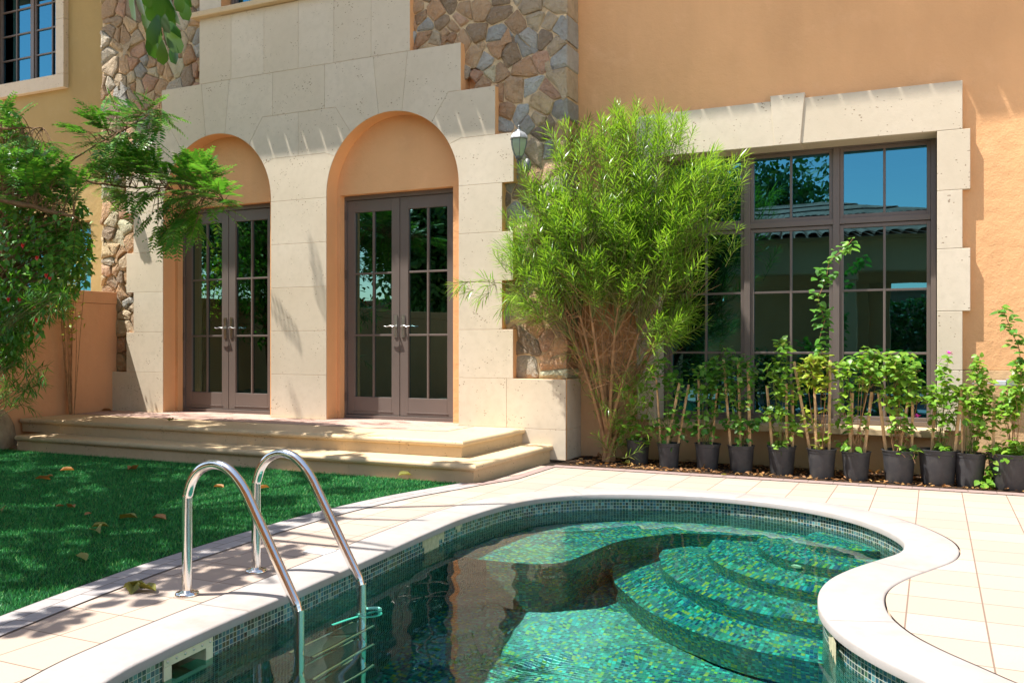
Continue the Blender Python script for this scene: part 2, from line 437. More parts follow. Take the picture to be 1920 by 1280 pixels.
def sheet(name, outer, holes, z, mat, parent=None):
    loops = [[Vector((x, y, z)) for x, y in outer]]+[[Vector((x, y, z)) for x, y in h] for h in holes]
    tris = tessellate_polygon(loops)
    v = [tuple(p) for l in loops for p in l]
    f = []
    for t in tris:
        a, b, c = (Vector(v[i]) for i in t)
        f.append(tuple(t) if (b-a).cross(c-a).z > 0 else tuple(t)[::-1])
    me = bpy.data.meshes.new(name); me.from_pydata(v, [], f); me.materials.append(mat); me.update()
    return mesh_obj(name, me, parent)
# leaf scatter -----------------------------------------------------------
def T_leaf(w=.42, fold=.06, droop=.15, kind='ovate'):
    if kind == 'narrow':
        V = [(0, 0, 0), (.35, w/2, -droop*.12), (.35, -w/2, -droop*.12), (.72, w*.36, -droop*.5), (.72, -w*.36, -droop*.5), (1, 0, -droop)]
        return np.array(V), [(0, 2, 1), (1, 2, 4, 3), (3, 4, 5)]
    if kind == 'obov':
        xs = [(.3, .28), (.62, .5), (.86, .42)]
    else: xs = [(.25, .44), (.5, .46), (.78, .25)]
    V = [(0, 0, 0)]
    for x, hw in xs: V += [(x, hw*w, fold-droop*x*x), (x, 0, -droop*x*x), (x, -hw*w, fold-droop*x*x)]
    V.append((1, 0, -droop))
    Fc = [(0, 2, 1), (0, 3, 2)]
    for i in (0, 1):
        a = 1+3*i; b = a+3; Fc += [(a, a+1, b+1, b), (a+1, a+2, b+2, b+1)]
    Fc += [(7, 8, 10), (8, 9, 10)]
    return np.array(V), Fc
def leaves(name, mat, P, D, Nn, S, tmpl, parent=None, mats2=None):
    """P positions, D direction of the leaf, Nn rough upward normal, S length"""
    P = np.asarray(P, float); D = np.asarray(D, float); Nn = np.asarray(Nn, float); S = np.asarray(S, float)
    D = D/np.linalg.norm(D, axis=1)[:, None]
    Y = np.cross(Nn, D); Y /= (np.linalg.norm(Y, axis=1)[:, None]+1e-9); Z = np.cross(D, Y)
    V, Fc = tmpl; n = len(P); k = len(V)
    vs = P[:, None]+S[:, None, None]*(V[None, :, 0:1]*D[:, None]+V[None, :, 1:2]*Y[:, None]+V[None, :, 2:3]*Z[:, None])
    vs = vs.reshape(-1, 3)
    loops = np.concatenate([np.array(f) for f in Fc]); lens = np.array([len(f) for f in Fc])
    L = (loops[None]+(np.arange(n)*k)[:, None]).reshape(-1)
    tot = np.tile(lens, n); start = np.concatenate([[0], np.cumsum(tot)[:-1]])
    me = bpy.data.meshes.new(name)
    me.vertices.add(len(vs)); me.vertices.foreach_set('co', vs.ravel())
    me.loops.add(len(L)); me.loops.foreach_set('vertex_index', L.astype(np.int32))
    me.polygons.add(len(tot)); me.polygons.foreach_set('loop_start', start.astype(np.int32)); me.polygons.foreach_set('loop_total', tot.astype(np.int32))
    me.materials.append(mat); me.update(calc_edges=True); me.validate()
    return mesh_obj(name, me, parent)
def rnd_dirs(n, up=0.):
    d = N.normal(size=(n, 3)); d[:, 2] += up; return d/np.linalg.norm(d, axis=1)[:, None]

# ============================================================ POOL
edge_px = [(-2.578, 2.172), (-2.652, 2.523), (-2.69, 2.9), (-2.72, 3.424), (-2.775, 4.135), (-2.83, 4.8), (-2.85, 5.363), (-2.78, 5.966), (-2.58, 6.374), (-2.238, 6.64), (-1.754, 6.80), (-1.349, 6.82), (-0.868, 6.69), (-0.526, 6.45), (-0.311, 6.166), (-0.178, 5.878), (-0.135, 5.66), (-0.155, 5.432), (-0.25, 5.2), (-0.366, 4.934), (-0.445, 4.665), (-0.465, 4.401), (-0.425, 4.1), (-0.325, 3.83), (-0.19, 3.62), (0.014, 3.386),
           (.30, 3.05), (.50, 2.5), (.45, 1.9), (.05, 1.35), (-.7, 1.05), (-1.6, 1.1), (-2.3, 1.5)]
def catmull(P, per=10):
    out = []; n = len(P)
    for i in range(n):
        a, b, c, d = (Vector(P[(i+k-1) % n]) for k in range(4))
        for j in range(per):
            t = j/per
            q = .5*((2*b)+(-a+c)*t+(2*a-5*b+4*c-d)*t*t+(-a+3*b-3*c+d)*t**3); out.append(q)
    return out
raw = catmull(edge_px, 16)
# resample by arc length
cum = [0]
for i in range(len(raw)): cum.append(cum[-1]+(raw[(i+1) % len(raw)]-raw[i]).length)
NP = 300; OUT = []; j = 0
for i in range(NP):
    s_ = cum[-1]*i/NP
    while cum[j+1] < s_: j += 1
    t = (s_-cum[j])/max(1e-9, cum[j+1]-cum[j]); q = raw[j].lerp(raw[(j+1) % len(raw)], t); OUT.append((q.x, q.y))
if area(OUT) < 0: OUT = OUT[::-1]
PER = cum[-1]
def off(d): return offset_poly(OUT, d)
WZ = -.13
FLOOR = lambda x, y: -1.42-.16*max(0, 5.4-y)
pool = empty('swimming_pool', 'free-form mosaic swimming pool with a pale stone coping and curved corner steps', 'swimming pool', (-1.5, 4, 0))
pool_inv = Matrix.Translation((1.5, -4, 0))
def pp(o):  # keep world placement under a moved parent
    o.parent = pool; o.matrix_parent_inverse = pool_inv; return o
g = G(); n = NP
zs = [-.03, -2.6]
SKI = sorted((i for i in range(NP) if OUT[i][0] < -2 and OUT[(i+1) % NP][0] < -2), key=lambda i: abs((OUT[i][1]+OUT[(i+1) % NP][1])/2-2.70))[:4]
for i in range(n):
    j = (i+1) % n; a, b = OUT[i], OUT[j]; u0 = PER*i/n; u1 = PER*(i+1)/n
    for za, zb in (((zs[0], -.080), (-.185, zs[1])) if i in SKI else ((zs[0], zs[1]),)):
        g.quad((*a, za), (*a, zb), (*b, zb), (*b, za), [(u0, za), (u0, zb), (u1, zb), (u1, za)])
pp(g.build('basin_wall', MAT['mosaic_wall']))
g = G()
for (x0, x1) in ((-3.0, .8),):
    for (y0, y1) in ((.8, 5.4), (5.4, 7.1)):
        g.quad((x0, y0, FLOOR(0, y0)), (x1, y0, FLOOR(0, y0)), (x1, y1, FLOOR(0, y1)), (x0, y1, FLOOR(0, y1)), [(x0, y0), (x1, y0), (x1, y1), (x0, y1)])
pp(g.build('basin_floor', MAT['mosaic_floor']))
# coping
prof = [(-.022, -.040), (-.022, -.010), (-.018, -.004), (-.010, 0), (.250, 0), (.258, -.003), (.262, -.010), (.262, -.045)]
rings = [offset_poly(OUT, o) for o, z in prof]
g = G(); ks = [g.add([(x, y, z) for x, y in r]) for r, (o, z) in zip(rings, prof)]
for a in range(len(prof)-1):
    for i in range(n):
        j = (i+1) % n; g.face((ks[a]+i, ks[a]+j, ks[a+1]+j, ks[a+1]+i))
for i in range(n):
    j = (i+1) % n; g.face((ks[-1]+i, ks[-1]+j, ks[0]+j, ks[0]+i))
g.f = [f[::-1] for f in g.f]
cop = pp(g.build('coping', MAT['coping'], smooth=True))
# joints between coping stones: thin dark grout lines, one mesh
MG = m_plain('coping_grout', (.20, .16, .12), .9)
for u in range(6, NP, 23):
    g = G(); a = Vector(OUT[u]); b = Vector(off(.262)[u]); t = (b-a).normalized(); q = Vector((-t.y, t.x))*.0012
    a = a - t*.018
    g.quad((*(a-q), .0012), (*(a+q), .0012), (*(b+q), .0012), (*(b-q), .0012))
    o = g.build('joint', MG); o.parent = cop
# steps
CEN = Vector((-.48, 6.42))
def nearest(pt): return min(range(NP), key=lambda i: (OUT[i][0]-pt[0])**2+(OUT[i][1]-pt[1])**2)
def walk(i, j, toward):
    """outline indices from i to j the way that passes nearest 'toward'"""
    A = [(i+k) % NP for k in range((j-i) % NP+1)]; B = [(i-k) % NP for k in range((i-j) % NP+1)]
    k0 = nearest(toward)
    return A if k0 in A else B
def solid(name, edge, toward, top, bottom, polar=None, lip=True):
    i, j = nearest(edge[-1]), nearest(edge[0])
    W = [OUT[k] for k in walk(i, j, toward)]
    poly = list(edge)+W
    g = G()
    loops = [[Vector((x, y, top)) for x, y in poly]]
    tris = tessellate_polygon(loops)
    k = g.add([(x, y, top) for x, y in poly])
    def uvf(p):
        if polar is None: return (p[0], p[1])
        d = Vector(p)-CEN; return (math.atan2(d.y, d.x)*polar+7, d.length)
    for t in tris:
        a, b, c = (Vector(poly[q]) for q in t)
        t = tuple(t) if (b-a).cross(c-a) > 0 else tuple(t)[::-1]
        g.face([k+q for q in t], [uvf(poly[q]) for q in t])
    s_ = 0; ne = len(edge)
    ins = [tuple(Vector(p)) for p in edge]
    for a, b in zip(edge[:-1], edge[1:]):
        L = (Vector(b)-Vector(a)).length
        g.quad((*a, top), (*a, bottom), (*b, bottom), (*b, top), [(s_, top), (s_, bottom), (s_+L, bottom), (s_+L, top)]); s_ += L
    o = pp(g.build(name, MAT['mosaic_floor'])); return o
for r, top in ((.31, -.25), (.63, -.47), (.96, -.69), (1.29, -.91), (1.61, -1.13)):
    arc = []
    for q in range(0, 361, 3):
        a = math.radians(q+45); p = (CEN.x+r*math.cos(a), CEN.y+r*math.sin(a))
        if inside(p, OUT): arc.append(p)
    solid('pool_step', arc, (-.3, 6.16), top, top-.32, polar=r)
bench = catmull([(-2.84, 5.12), (-2.60, 5.16), (-2.30, 5.20), (-2.13, 5.33), (-2.07, 5.6), (-1.98, 6.05), (-1.68, 6.42), (-1.25, 6.55), (-.9, 6.55), (-.55, 6.45)], 8)[8:-16]
solid('bench', [(p.x, p.y) for p in bench][::-1], (-2.3, 6.6), -.53, -1.6)
# skimmer in the left wall
def wallpt(y, x_out=0): # left wall point at y
    k = min((i for i in range(NP) if OUT[i][0] < -2), key=lambda i: abs(OUT[i][1]-y)); a = Vector(OUT[k]); b = Vector(OUT[(k+1) % NP]); t = (b-a).normalized()
    if t.y < 0: t = -t
    return a, t, Vector((t.y, -t.x))   # point, tangent(+Y), inward (+X) normal
ys_ = [OUT[i] for q in SKI for i in (q, (q+1) % NP)]; pa = Vector(min(ys_, key=lambda q: q[1])); pb = Vector(max(ys_, key=lambda q: q[1]))
a = (pa+pb)/2; t = (pb-pa).normalized(); nn = Vector((t.y, -t.x)); HW = (pb-pa).length/2
MX = Matrix(((t.x, nn.x, 0, a.x), (t.y, nn.y, 0, a.y), (0, 0, 1, 0), (0, 0, 0, 1)))  # local x along wall, y inward
g = G(); W2 = HW+.042
z0, z1 = -.212, -.046
g.box(-W2, W2, -.004, .010, z1-.034, z1, MX); g.box(-W2, W2, -.004, .010, z0, -.184, MX)
g.box(-W2, -HW+.002, -.004, .010, -.184, z1-.034, MX); g.box(HW-.002, W2, -.004, .010, -.184, z1-.034, MX)
g.box(-HW, HW, -.26, -.25, -.186, -.079, MX); g.box(-HW, HW, -.25, -.004, -.192, -.186, MX); g.box(-HW, HW, -.25, -.004, -.079, -.073, MX); g.box(-HW-.006, -HW, -.25, -.004, -.186, -.079, MX); g.box(HW, HW+.006, -.25, -.004, -.186, -.079, MX)
sk = pp(g.build('skimmer', MAT['cream'], bevel=.002))
for q in np.linspace(-W2+.02, W2-.02, 6):
    g = G(); mm = MX @ Matrix.Translation((q, .0105, z1-.014)) @ Matrix.Rotation(-PI/2, 4, 'X')
    g.lathe([(.006, 0), (.006, .0025), (.003, .004)], (0, 0, 0), 10, mm)
    o = g.build('screw', MAT['steel2']); o.parent = sk
# bare mortar patches where mosaic fell off
def patch(y, cells, z_top):
    g = G(); a, t, nn = wallpt(y)
    for (ci, cj, cw, ch) in cells:
        T_ = .0235
        p0 = a+t*(ci*T_)+nn*.0025; p1 = a+t*((ci+cw)*T_)+nn*.0025
        z1 = z_top-cj*T_; z0 = z1-ch*T_
        g.quad((p0.x, p0.y, z0), (p1.x, p1.y, z0), (p1.x, p1.y, z1), (p0.x, p0.y, z1))
    pp(g.build('mortar_patch', MAT['mortar']))
patch(4.72, [(0, 0, 14, 2), (1, 2, 9, 2), (12, 2, 3, 1), (3, 4, 3, 1)], -.042)
patch(5.20, [(0, 0, 4, 1), (4, 0, 4, 2), (9, 0, 4, 1), (1, 1, 2, 1)], -.042)
k0 = min((i for i in range(NP) if OUT[i][0] > -.6), key=lambda i: abs(OUT[i][1]-4.0)); 
a = Vector(OUT[k0]); b = Vector(OUT[(k0+3) % NP]); t = (b-a).normalized(); 
if t.y > 0: t = -t
nn = Vector((t.y, -t.x)); nn = nn if nn.x < 0 else -nn
g = G()
for ci in range(16):
    w0 = 3+(ci*7 % 3); p0 = a+t*(ci*.0235)+nn*(.003+.0005*ci); p1 = a+t*((ci+1)*.0235)+nn*(.003+.0005*ci)
    if ci < 9: g.quad((p0.x, p0.y, -.042-w0*.0235), (p1.x, p1.y, -.042-w0*.0235), (p1.x, p1.y, -.042), (p0.x, p0.y, -.042))
pp(g.build('mortar_patch', MAT['mortar']))
g = G(); mm = Matrix.Translation((-.89, 5.90, -.545)) @ Matrix.Rotation(math.radians(40), 4, 'Z') @ Matrix.Rotation(PI/2, 4, 'X')
mm = Matrix.Translation((CEN.x+.63*math.cos(math.radians(-118)), CEN.y+.63*math.sin(math.radians(-118)), -.56)) @ Matrix.Rotation(math.radians(-28), 4, 'Z') @ Matrix.Rotation(PI/2, 4, 'X')
g.lathe([(.038, -.02), (.038, .012), (.03, .018), (.012, .018), (.010, .010)], (0, 0, 0), 20, mm)
pp(g.build('inlet_fitting', MAT['cream'], smooth=True))
# water surface
WO = off(.012); cs = .035
xs = np.arange(-3.0, .8, cs); ys = np.arange(.9, 7.0, cs)
def wave(x, y):
    return .42*(.0011*math.sin(11*x+5*y)+.0009*math.sin(-7*x+14*y+1)+.0007*math.sin(23*x-9*y+2)+.0006*math.sin(17*x+26*y)+.0004*math.sin(-31*x+19*y+.5)+.0003*math.sin(38*x+33*y))
vid = {}; V = []; Fq = []
def vidx(i, j):
    if (i, j) not in vid:
        x, y = xs[i], ys[j]; vid[(i, j)] = len(V); V.append((x, y, WZ+wave(x, y)))
    return vid[(i, j)]
WOi = np.array(WO)
for i in range(len(xs)-1):
    for j in range(len(ys)-1):
        pts = [(xs[a], ys[b]) for a, b in ((i, j), (i+1, j), (i+1, j+1), (i, j+1))]
        if any(inside(p, WO) for p in pts): Fq.append((vidx(i, j), vidx(i+1, j), vidx(i+1, j+1), vidx(i, j+1)))
kk_ = len(V)
V += [tuple(MX @ Vector(q)) for q in ((-HW, .03, WZ), (HW, .03, WZ), (HW, -.25, WZ), (-HW, -.25, WZ))]; Fq.append((kk_+3, kk_+2, kk_+1, kk_))
me = bpy.data.meshes.new('pool_water'); me.from_pydata(V, [], Fq); me.materials.append(MAT['water'])
for p in me.polygons: p.use_smooth = True
water = tag(mesh_obj('pool_water', me), 'clear rippled water filling the pool', kind='structure')
try:
    water.cycles.is_caustics_caster = True
except Exception as e: print('caustics', e)

# ============================================================ GROUND
LAWN_E = [(-2.9, .2), (-3.3, 1.4), (-3.577, 2.533), (-3.69, 3.1), (-3.755, 3.551), (-3.82, 4.3), (-3.835, 5.03), (-3.76, 5.75), (-3.60, 6.40), (-3.55, 6.60)]
le = []
for i in range(len(LAWN_E)-1):
    P4 = [Vector(LAWN_E[max(0, min(len(LAWN_E)-1, i+k-1))]) for k in range(4)]
    for j in range(8):
        t = j/8; a, b, c, d = P4; q = .5*((2*b)+(-a+c)*t+(2*a-5*b+4*c-d)*t*t+(-a+3*b-3*c+d)*t**3); le.append((q.x, q.y))
le.append(LAWN_E[-1])
BIG = [(-80, -80), (80, -80), (80, 80), (-80, 80)]
tag(sheet('ground', BIG, [off(.02)], -.035, MAT['ground']), 'sandy ground around the villas', kind='structure')
lawn_poly = [(-9.5, .2)]+le+[(-9.5, 6.60)]
deck_outer = [(-2.9+.0, .2)]+[(x, y) for x, y in le[1:]]+[(-3.40, 6.62), (-3.40, 7.87), (-3.27, 7.87), (9, 7.87), (9, -4), (-2.9, -4)]
tag(sheet('deck', deck_outer, [off(.267)], -.004, MAT['deck']), 'beige stone paver deck around the pool', kind='structure')
tag(sheet('lawn_base', [(-9.54, .2)]+le+[(-9.54, 6.60)], [], -.006, MAT['turf_base']), 'green turf backing', kind='structure')
def strip(name, pts, w, z, mat, label):
    g = G(); s_ = 0; pts = [Vector(p) for p in pts]; offs = []
    for i, p in enumerate(pts):
        t = (pts[min(i+1, len(pts)-1)]-pts[max(0, i-1)]).normalized(); offs.append(p+Vector((t.y, -t.x))*w)
    for i in range(len(pts)-1):
        L = (pts[i+1]-pts[i]).length
        g.quad((*pts[i], z), (*offs[i], z), (*offs[i+1], z), (*pts[i+1], z), [(s_, 0), (s_, w), (s_+L, w), (s_+L, 0)]); s_ += L
    return tag(g.build(name, mat), label, kind='structure')
strip('lawn_kerb', le, .20, .0015, MAT['grey_paver'], 'grey paver border along the lawn')
strip('bed_kerb', [(-3.26, 7.95), (9, 8.02)], .13, .0015, MAT['mauve_paver'], 'mauve paver border in front of the planting bed')
strip('step_kerb', [(-3.53, 6.57), (-3.43, 6.62), (-3.31, 7.0), (-3.31, 7.86)], .09, .0020, MAT['mauve_paver'], 'mauve paver border beside the steps')
g = G(); g.quad((-3.28, 7.95, .002), (9, 8.02, .002), (9, 8.73, .002), (-3.28, 8.73, .002))
tag(g.build('planting_bed', MAT['soil']), 'dark soil bed under the window', kind='structure')
# turf blades
NB = 150000
px = N.uniform(-9.45, -3.5, NB*2); py = N.uniform(2.2, 6.6, NB*2)
dd = -S_*px+C_*py; uu = CX+F*(C_*px+S_*py)/dd; vv = CY+F*H/dd
keep = (uu > -60) & (vv < 1330)
ley = np.array([p[1] for p in le]); lex = np.array([p[0] for p in le]); keep &= px < np.interp(py, ley, lex)-.004
# thin far blades
keep &= N.uniform(size=NB*2) < np.clip(6.0/dd, .35, 1)**1.5
px, py = px[keep][:NB], py[keep][:NB]; k = len(px)
D = N.normal(0, .45, (k, 3)); D[:, 2] = 1; D[:, 0] += .15
tm = (np.array([(0, .055, 0), (0, -.055, 0), (.55, .045, .0), (.55, -.045, .0), (1, 0, -.12)]), [(0, 1, 3, 2), (2, 3, 4)])
tag(leaves('grass', MAT['turf'], np.stack([px, py, np.full(k, -.006)], 1), D, N.normal(0, 1, (k, 3)), N.uniform(.017, .028, k), tm), 'short green artificial turf lawn', 'lawn', kind='stuff')

# ============================================================ VILLA
villa = empty('villa', 'orange stucco villa with limestone arches, stone piers and a large bronze-framed window', 'house', (-3.3, 8.73, 0))
vinv = Matrix.Translation((3.3, -8.73, 0))
def vp(o, parent=None):
    if parent is None: o.parent = villa; o.matrix_parent_inverse = vinv
    else: o.parent = parent
    return o
YL = 8.30; RAD = .845; SPR = 2.83; XC = (-5.35, -7.83); MID = -6.59
def arc(xc, za, zb, side, k=7):
    """points on the arch from height za to zb on side -1/+1; below springing vertical"""
    out = []
    for i in range(k+1):
        z = za+(zb-za)*i/k; h = max(0, z-SPR); out.append((xc+side*math.sqrt(max(0, RAD**2-h*h)), z))
    return out
def arc_x(xc, xa, xb, k=10):
    return [(x, SPR+math.sqrt(max(0, RAD**2-(x-xc)**2))) for x in [xa+(xb-xa)*i/k for i in range(k+1)]]
B = []   # blocks of the right half; mirrored about MID
def both(p): B.append(p); B.append([(2*MID-x, z) for x, z in p][::-1])
xr = XC[0]
L0 = xr-RAD; R0 = xr+RAD
both([(R0, .0), (-3.95, .0), (-3.95, .3), (R0, .3)])
for i, (z0, z1, re) in enumerate([(.3, .8, -3.30), (.8, 1.3, -3.876), (1.3, 1.8, -4.0), (1.8, 2.3, -3.876), (2.3, 2.8, -4.0)]):
    if i == 0: both([(R0, z0), (-3.95, z0), (-3.95, z1), (R0, z1)])
    else: both([(R0, z0), (re, z0), (re, z1), (R0, z1)])
    B.append([(2*MID-L0, z0), (L0, z0), (L0, z1), (2*MID-L0, z1)])
a1 = arc(xr, 2.8, 3.25, -1); a2 = arc(xr, 2.8, 3.25, 1)
B.append(a1+[(-6.22, 3.3), (2*MID+6.22, 3.3)]+[(2*MID-x, z) for x, z in a1[::-1]])
both(a2+[(-4.48, 3.3), (-3.87, 3.3), (-3.87, 2.8)])
a3 = arc(xr, 3.25, 3.50, -1); a4 = arc(xr, 3.25, 3.50, 1)
both([(MID, 3.3), (-6.22, 3.3)]+a3+[(-6.07, 3.8), (MID, 3.8)])
both([(-4.08, 3.3), (-4.08, 3.8), (-4.63, 3.8)]+a4[::-1]+[(-4.48, 3.3)])
xa = a3[-1][0]; xb = a4[-1][0]
both([(-6.22, 3.8), (-6.07, 3.8)]+arc_x(xr, xa, -5.50)+[(-5.57, 4.3), (-6.22, 4.3)])
both(arc_x(xr, -5.50, -5.20, 4)+[(-5.13, 4.3), (-5.57, 4.3)])
both(arc_x(xr, -5.20, xb)+[(-4.63, 3.8), (-4.48, 3.8), (-4.48, 4.3), (-5.13, 4.3)])
B.append([(-6.96, 3.8), (-6.22, 3.8), (-6.22, 4.3), (-6.96, 4.3)])
for i in range(6):
    x0 = -8.08+i*(2.98/6); B.append([(x0, 4.3), (x0+2.98/6, 4.3), (x0+2.98/6, 5.08), (x0, 5.08)])
for x0, x1 in ((-8.08, -7.74), (-5.44, -5.10)):
    for z in (5.08, 5.6, 6.1): B.append([(x0, z), (x1, z), (x1, z+.5), (x0, z+.5)])
# lowest base blocks beside the steps
B.append([(-3.95, 0), (-3.30, 0), (-3.30, .3), (-3.95, .3)]); B.append([(-3.95, .3), (-3.30, .3), (-3.30, .8), (-3.95, .8)])
B.append([(-9.84, .3), (-9.23, .3), (-9.23, .8), (-9.84, .8)])
gb = G(); gc = G(); rr = random.Random(3)
for p in B:
    gb.cc = (rr.random()**1.6*.55, 0, 0)
    gb.prismXZ(p, YL, YL+.03, .0012, .0022)
    gc.prismXZ(p, YL+.0065, 8.5)
gb.cc = (.2, 0, 0)
for z0, z1 in ((0, .3), (.3, .8)):   # side of the base block
    gb.box(-3.33, -3.2995, 8.334, 8.719, z0+.0015, z1-.0015)
gb.box(-3.88, -3.31, 8.335, 8.50, .78, .7985)
vp(gb.build('limestone_cladding', MAT['lime'])); vp(gc.build('arch_wall', MAT['stucco']))
# sill of the upper window
g = G(); g.cc = (.3, 0, 0); g.box(-8.16, -5.02, 8.22, 8.52, 5.085, 5.155); vp(g.build('window_sill', MAT['step'], bevel=.012))

# recessed wall behind the arches with the two door openings
DO = [(-6.15, -4.68), (-8.63, -7.16)]
g = G()
zt = 2.845; yb0, yb1 = 8.498, 8.66
g.box(-9.0, DO[1][0], yb0, yb1, .2, zt); g.box(DO[1][1], DO[0][0], yb0, yb1, .2, zt); g.box(DO[0][1], -4.2, yb0, yb1, .2, zt)
g.box(-9.0, -4.2, yb0, yb1, zt, 4.2)
vp(g.build('recessed_wall', MAT['stucco']))

# french doors
def french_door(x0, x1, yd):
    z0, z1 = .315, 2.825
    g = G()
    g.box(x0-.03, x0+.022, yd-.02, yd+.09, z0, z1+.02); g.box(x1-.022, x1+.03, yd-.02, yd+.09, z0, z1+.02)
    g.box(x0+.022, x1-.022, yd-.02, yd+.09, z1-.03, z1+.02); g.box(x0+.022, x1-.022, yd-.03, yd+.09, z0-.02, z0+.03)
    fd = vp(g.build('french_door', MAT['bronze'], bevel=.002))
    mid = (x0+x1)/2
    for s_, (a, b) in ((-1, (x0+.024, mid-.004)), (1, (mid+.004, x1-.024))):
        st = .105; zb, ztp = z0+.034, z1-.034; gb_, gt_ = z0+.235, z1-.17
        gl0, gl1 = a+st, b-st
        g = G()
        g.box(a, gl0, yd, yd+.05, zb, ztp); g.box(gl1, b, yd, yd+.05, zb, ztp)
        g.box(gl0, gl1, yd, yd+.05, zb, gb_); g.box(gl0, gl1, yd, yd+.05, gt_, ztp)
        mx = (gl0+gl1)/2; g.box(mx-.011, mx+.011, yd+.006, yd+.04, gb_, gt_)
        for k in (1, 2):
            z = gb_+(gt_-gb_)*k/3; g.box(gl0, mx-.011, yd+.0075, yd+.04, z-.011, z+.011); g.box(mx+.011, gl1, yd+.0075, yd+.04, z-.011, z+.011)
        # raised moulding line on the bottom rail
        g.box(gl0-.02, gl1+.02, yd-.006, yd+.001, zb+.035, zb+.043)
        lf = g.build('door_leaf', MAT['bronze'], bevel=.003); lf.parent = fd
        g = G(); g.quad((gl0-.004, yd+.028, gb_-.004), (gl1+.004, yd+.028, gb_-.004), (gl1+.004, yd+.028, gt_+.004), (gl0-.004, yd+.028, gt_+.004))
        o = g.build('glass_pane', MAT['glass_door']); o.parent = fd
        # handle: backplate and lever
        hx = (b-.045) if s_ < 0 else (a+.045); hz = 1.345
        g = G(); g.box(hx-.02, hx+.02, yd-.010, yd+.001, hz-.12, hz+.13)
        g.tube([(hx, yd-.008, hz), (hx, yd-.055, hz), (hx+s_*.02, yd-.062, hz+.002)], .009, 10)
        g.tube([(hx+s_*.0, yd-.058, hz), (hx+s_*.04, yd-.062, hz+.009), (hx+s_*.08, yd-.062, hz-.003), (hx+s_*.118, yd-.060, hz+.006)], [.010, .009, .008, .006], 10)
        o = g.build('door_handle', MAT['steel2'], smooth=True); o.parent = fd
        for hz2 in ((.55, 1.25, 1.95, 2.62)):
            g = G(); g.tube([((x0+.022 if s_ < 0 else x1-.022), yd-.022, hz2-.05), ((x0+.022 if s_ < 0 else x1-.022), yd-.022, hz2+.05)], .009, 8)
            o = g.build('hinge', MAT['bronze_dark'], smooth=True); o.parent = fd
    # pleated curtain inside at the left jamb
    g = G(); P = []
    for i in range(14):
        P.append((x0+.10+i*.012, yd+.16+(.02 if i % 2 else 0)))
    for i in range(13): g.quad((*P[i], z0), (*P[i+1], z0), (*P[i+1], z1), (*P[i], z1))
    o = g.build('curtain', MAT['curtain']); o.parent = fd
    return fd
for x0, x1 in DO: french_door(x0, x1, 8.60)

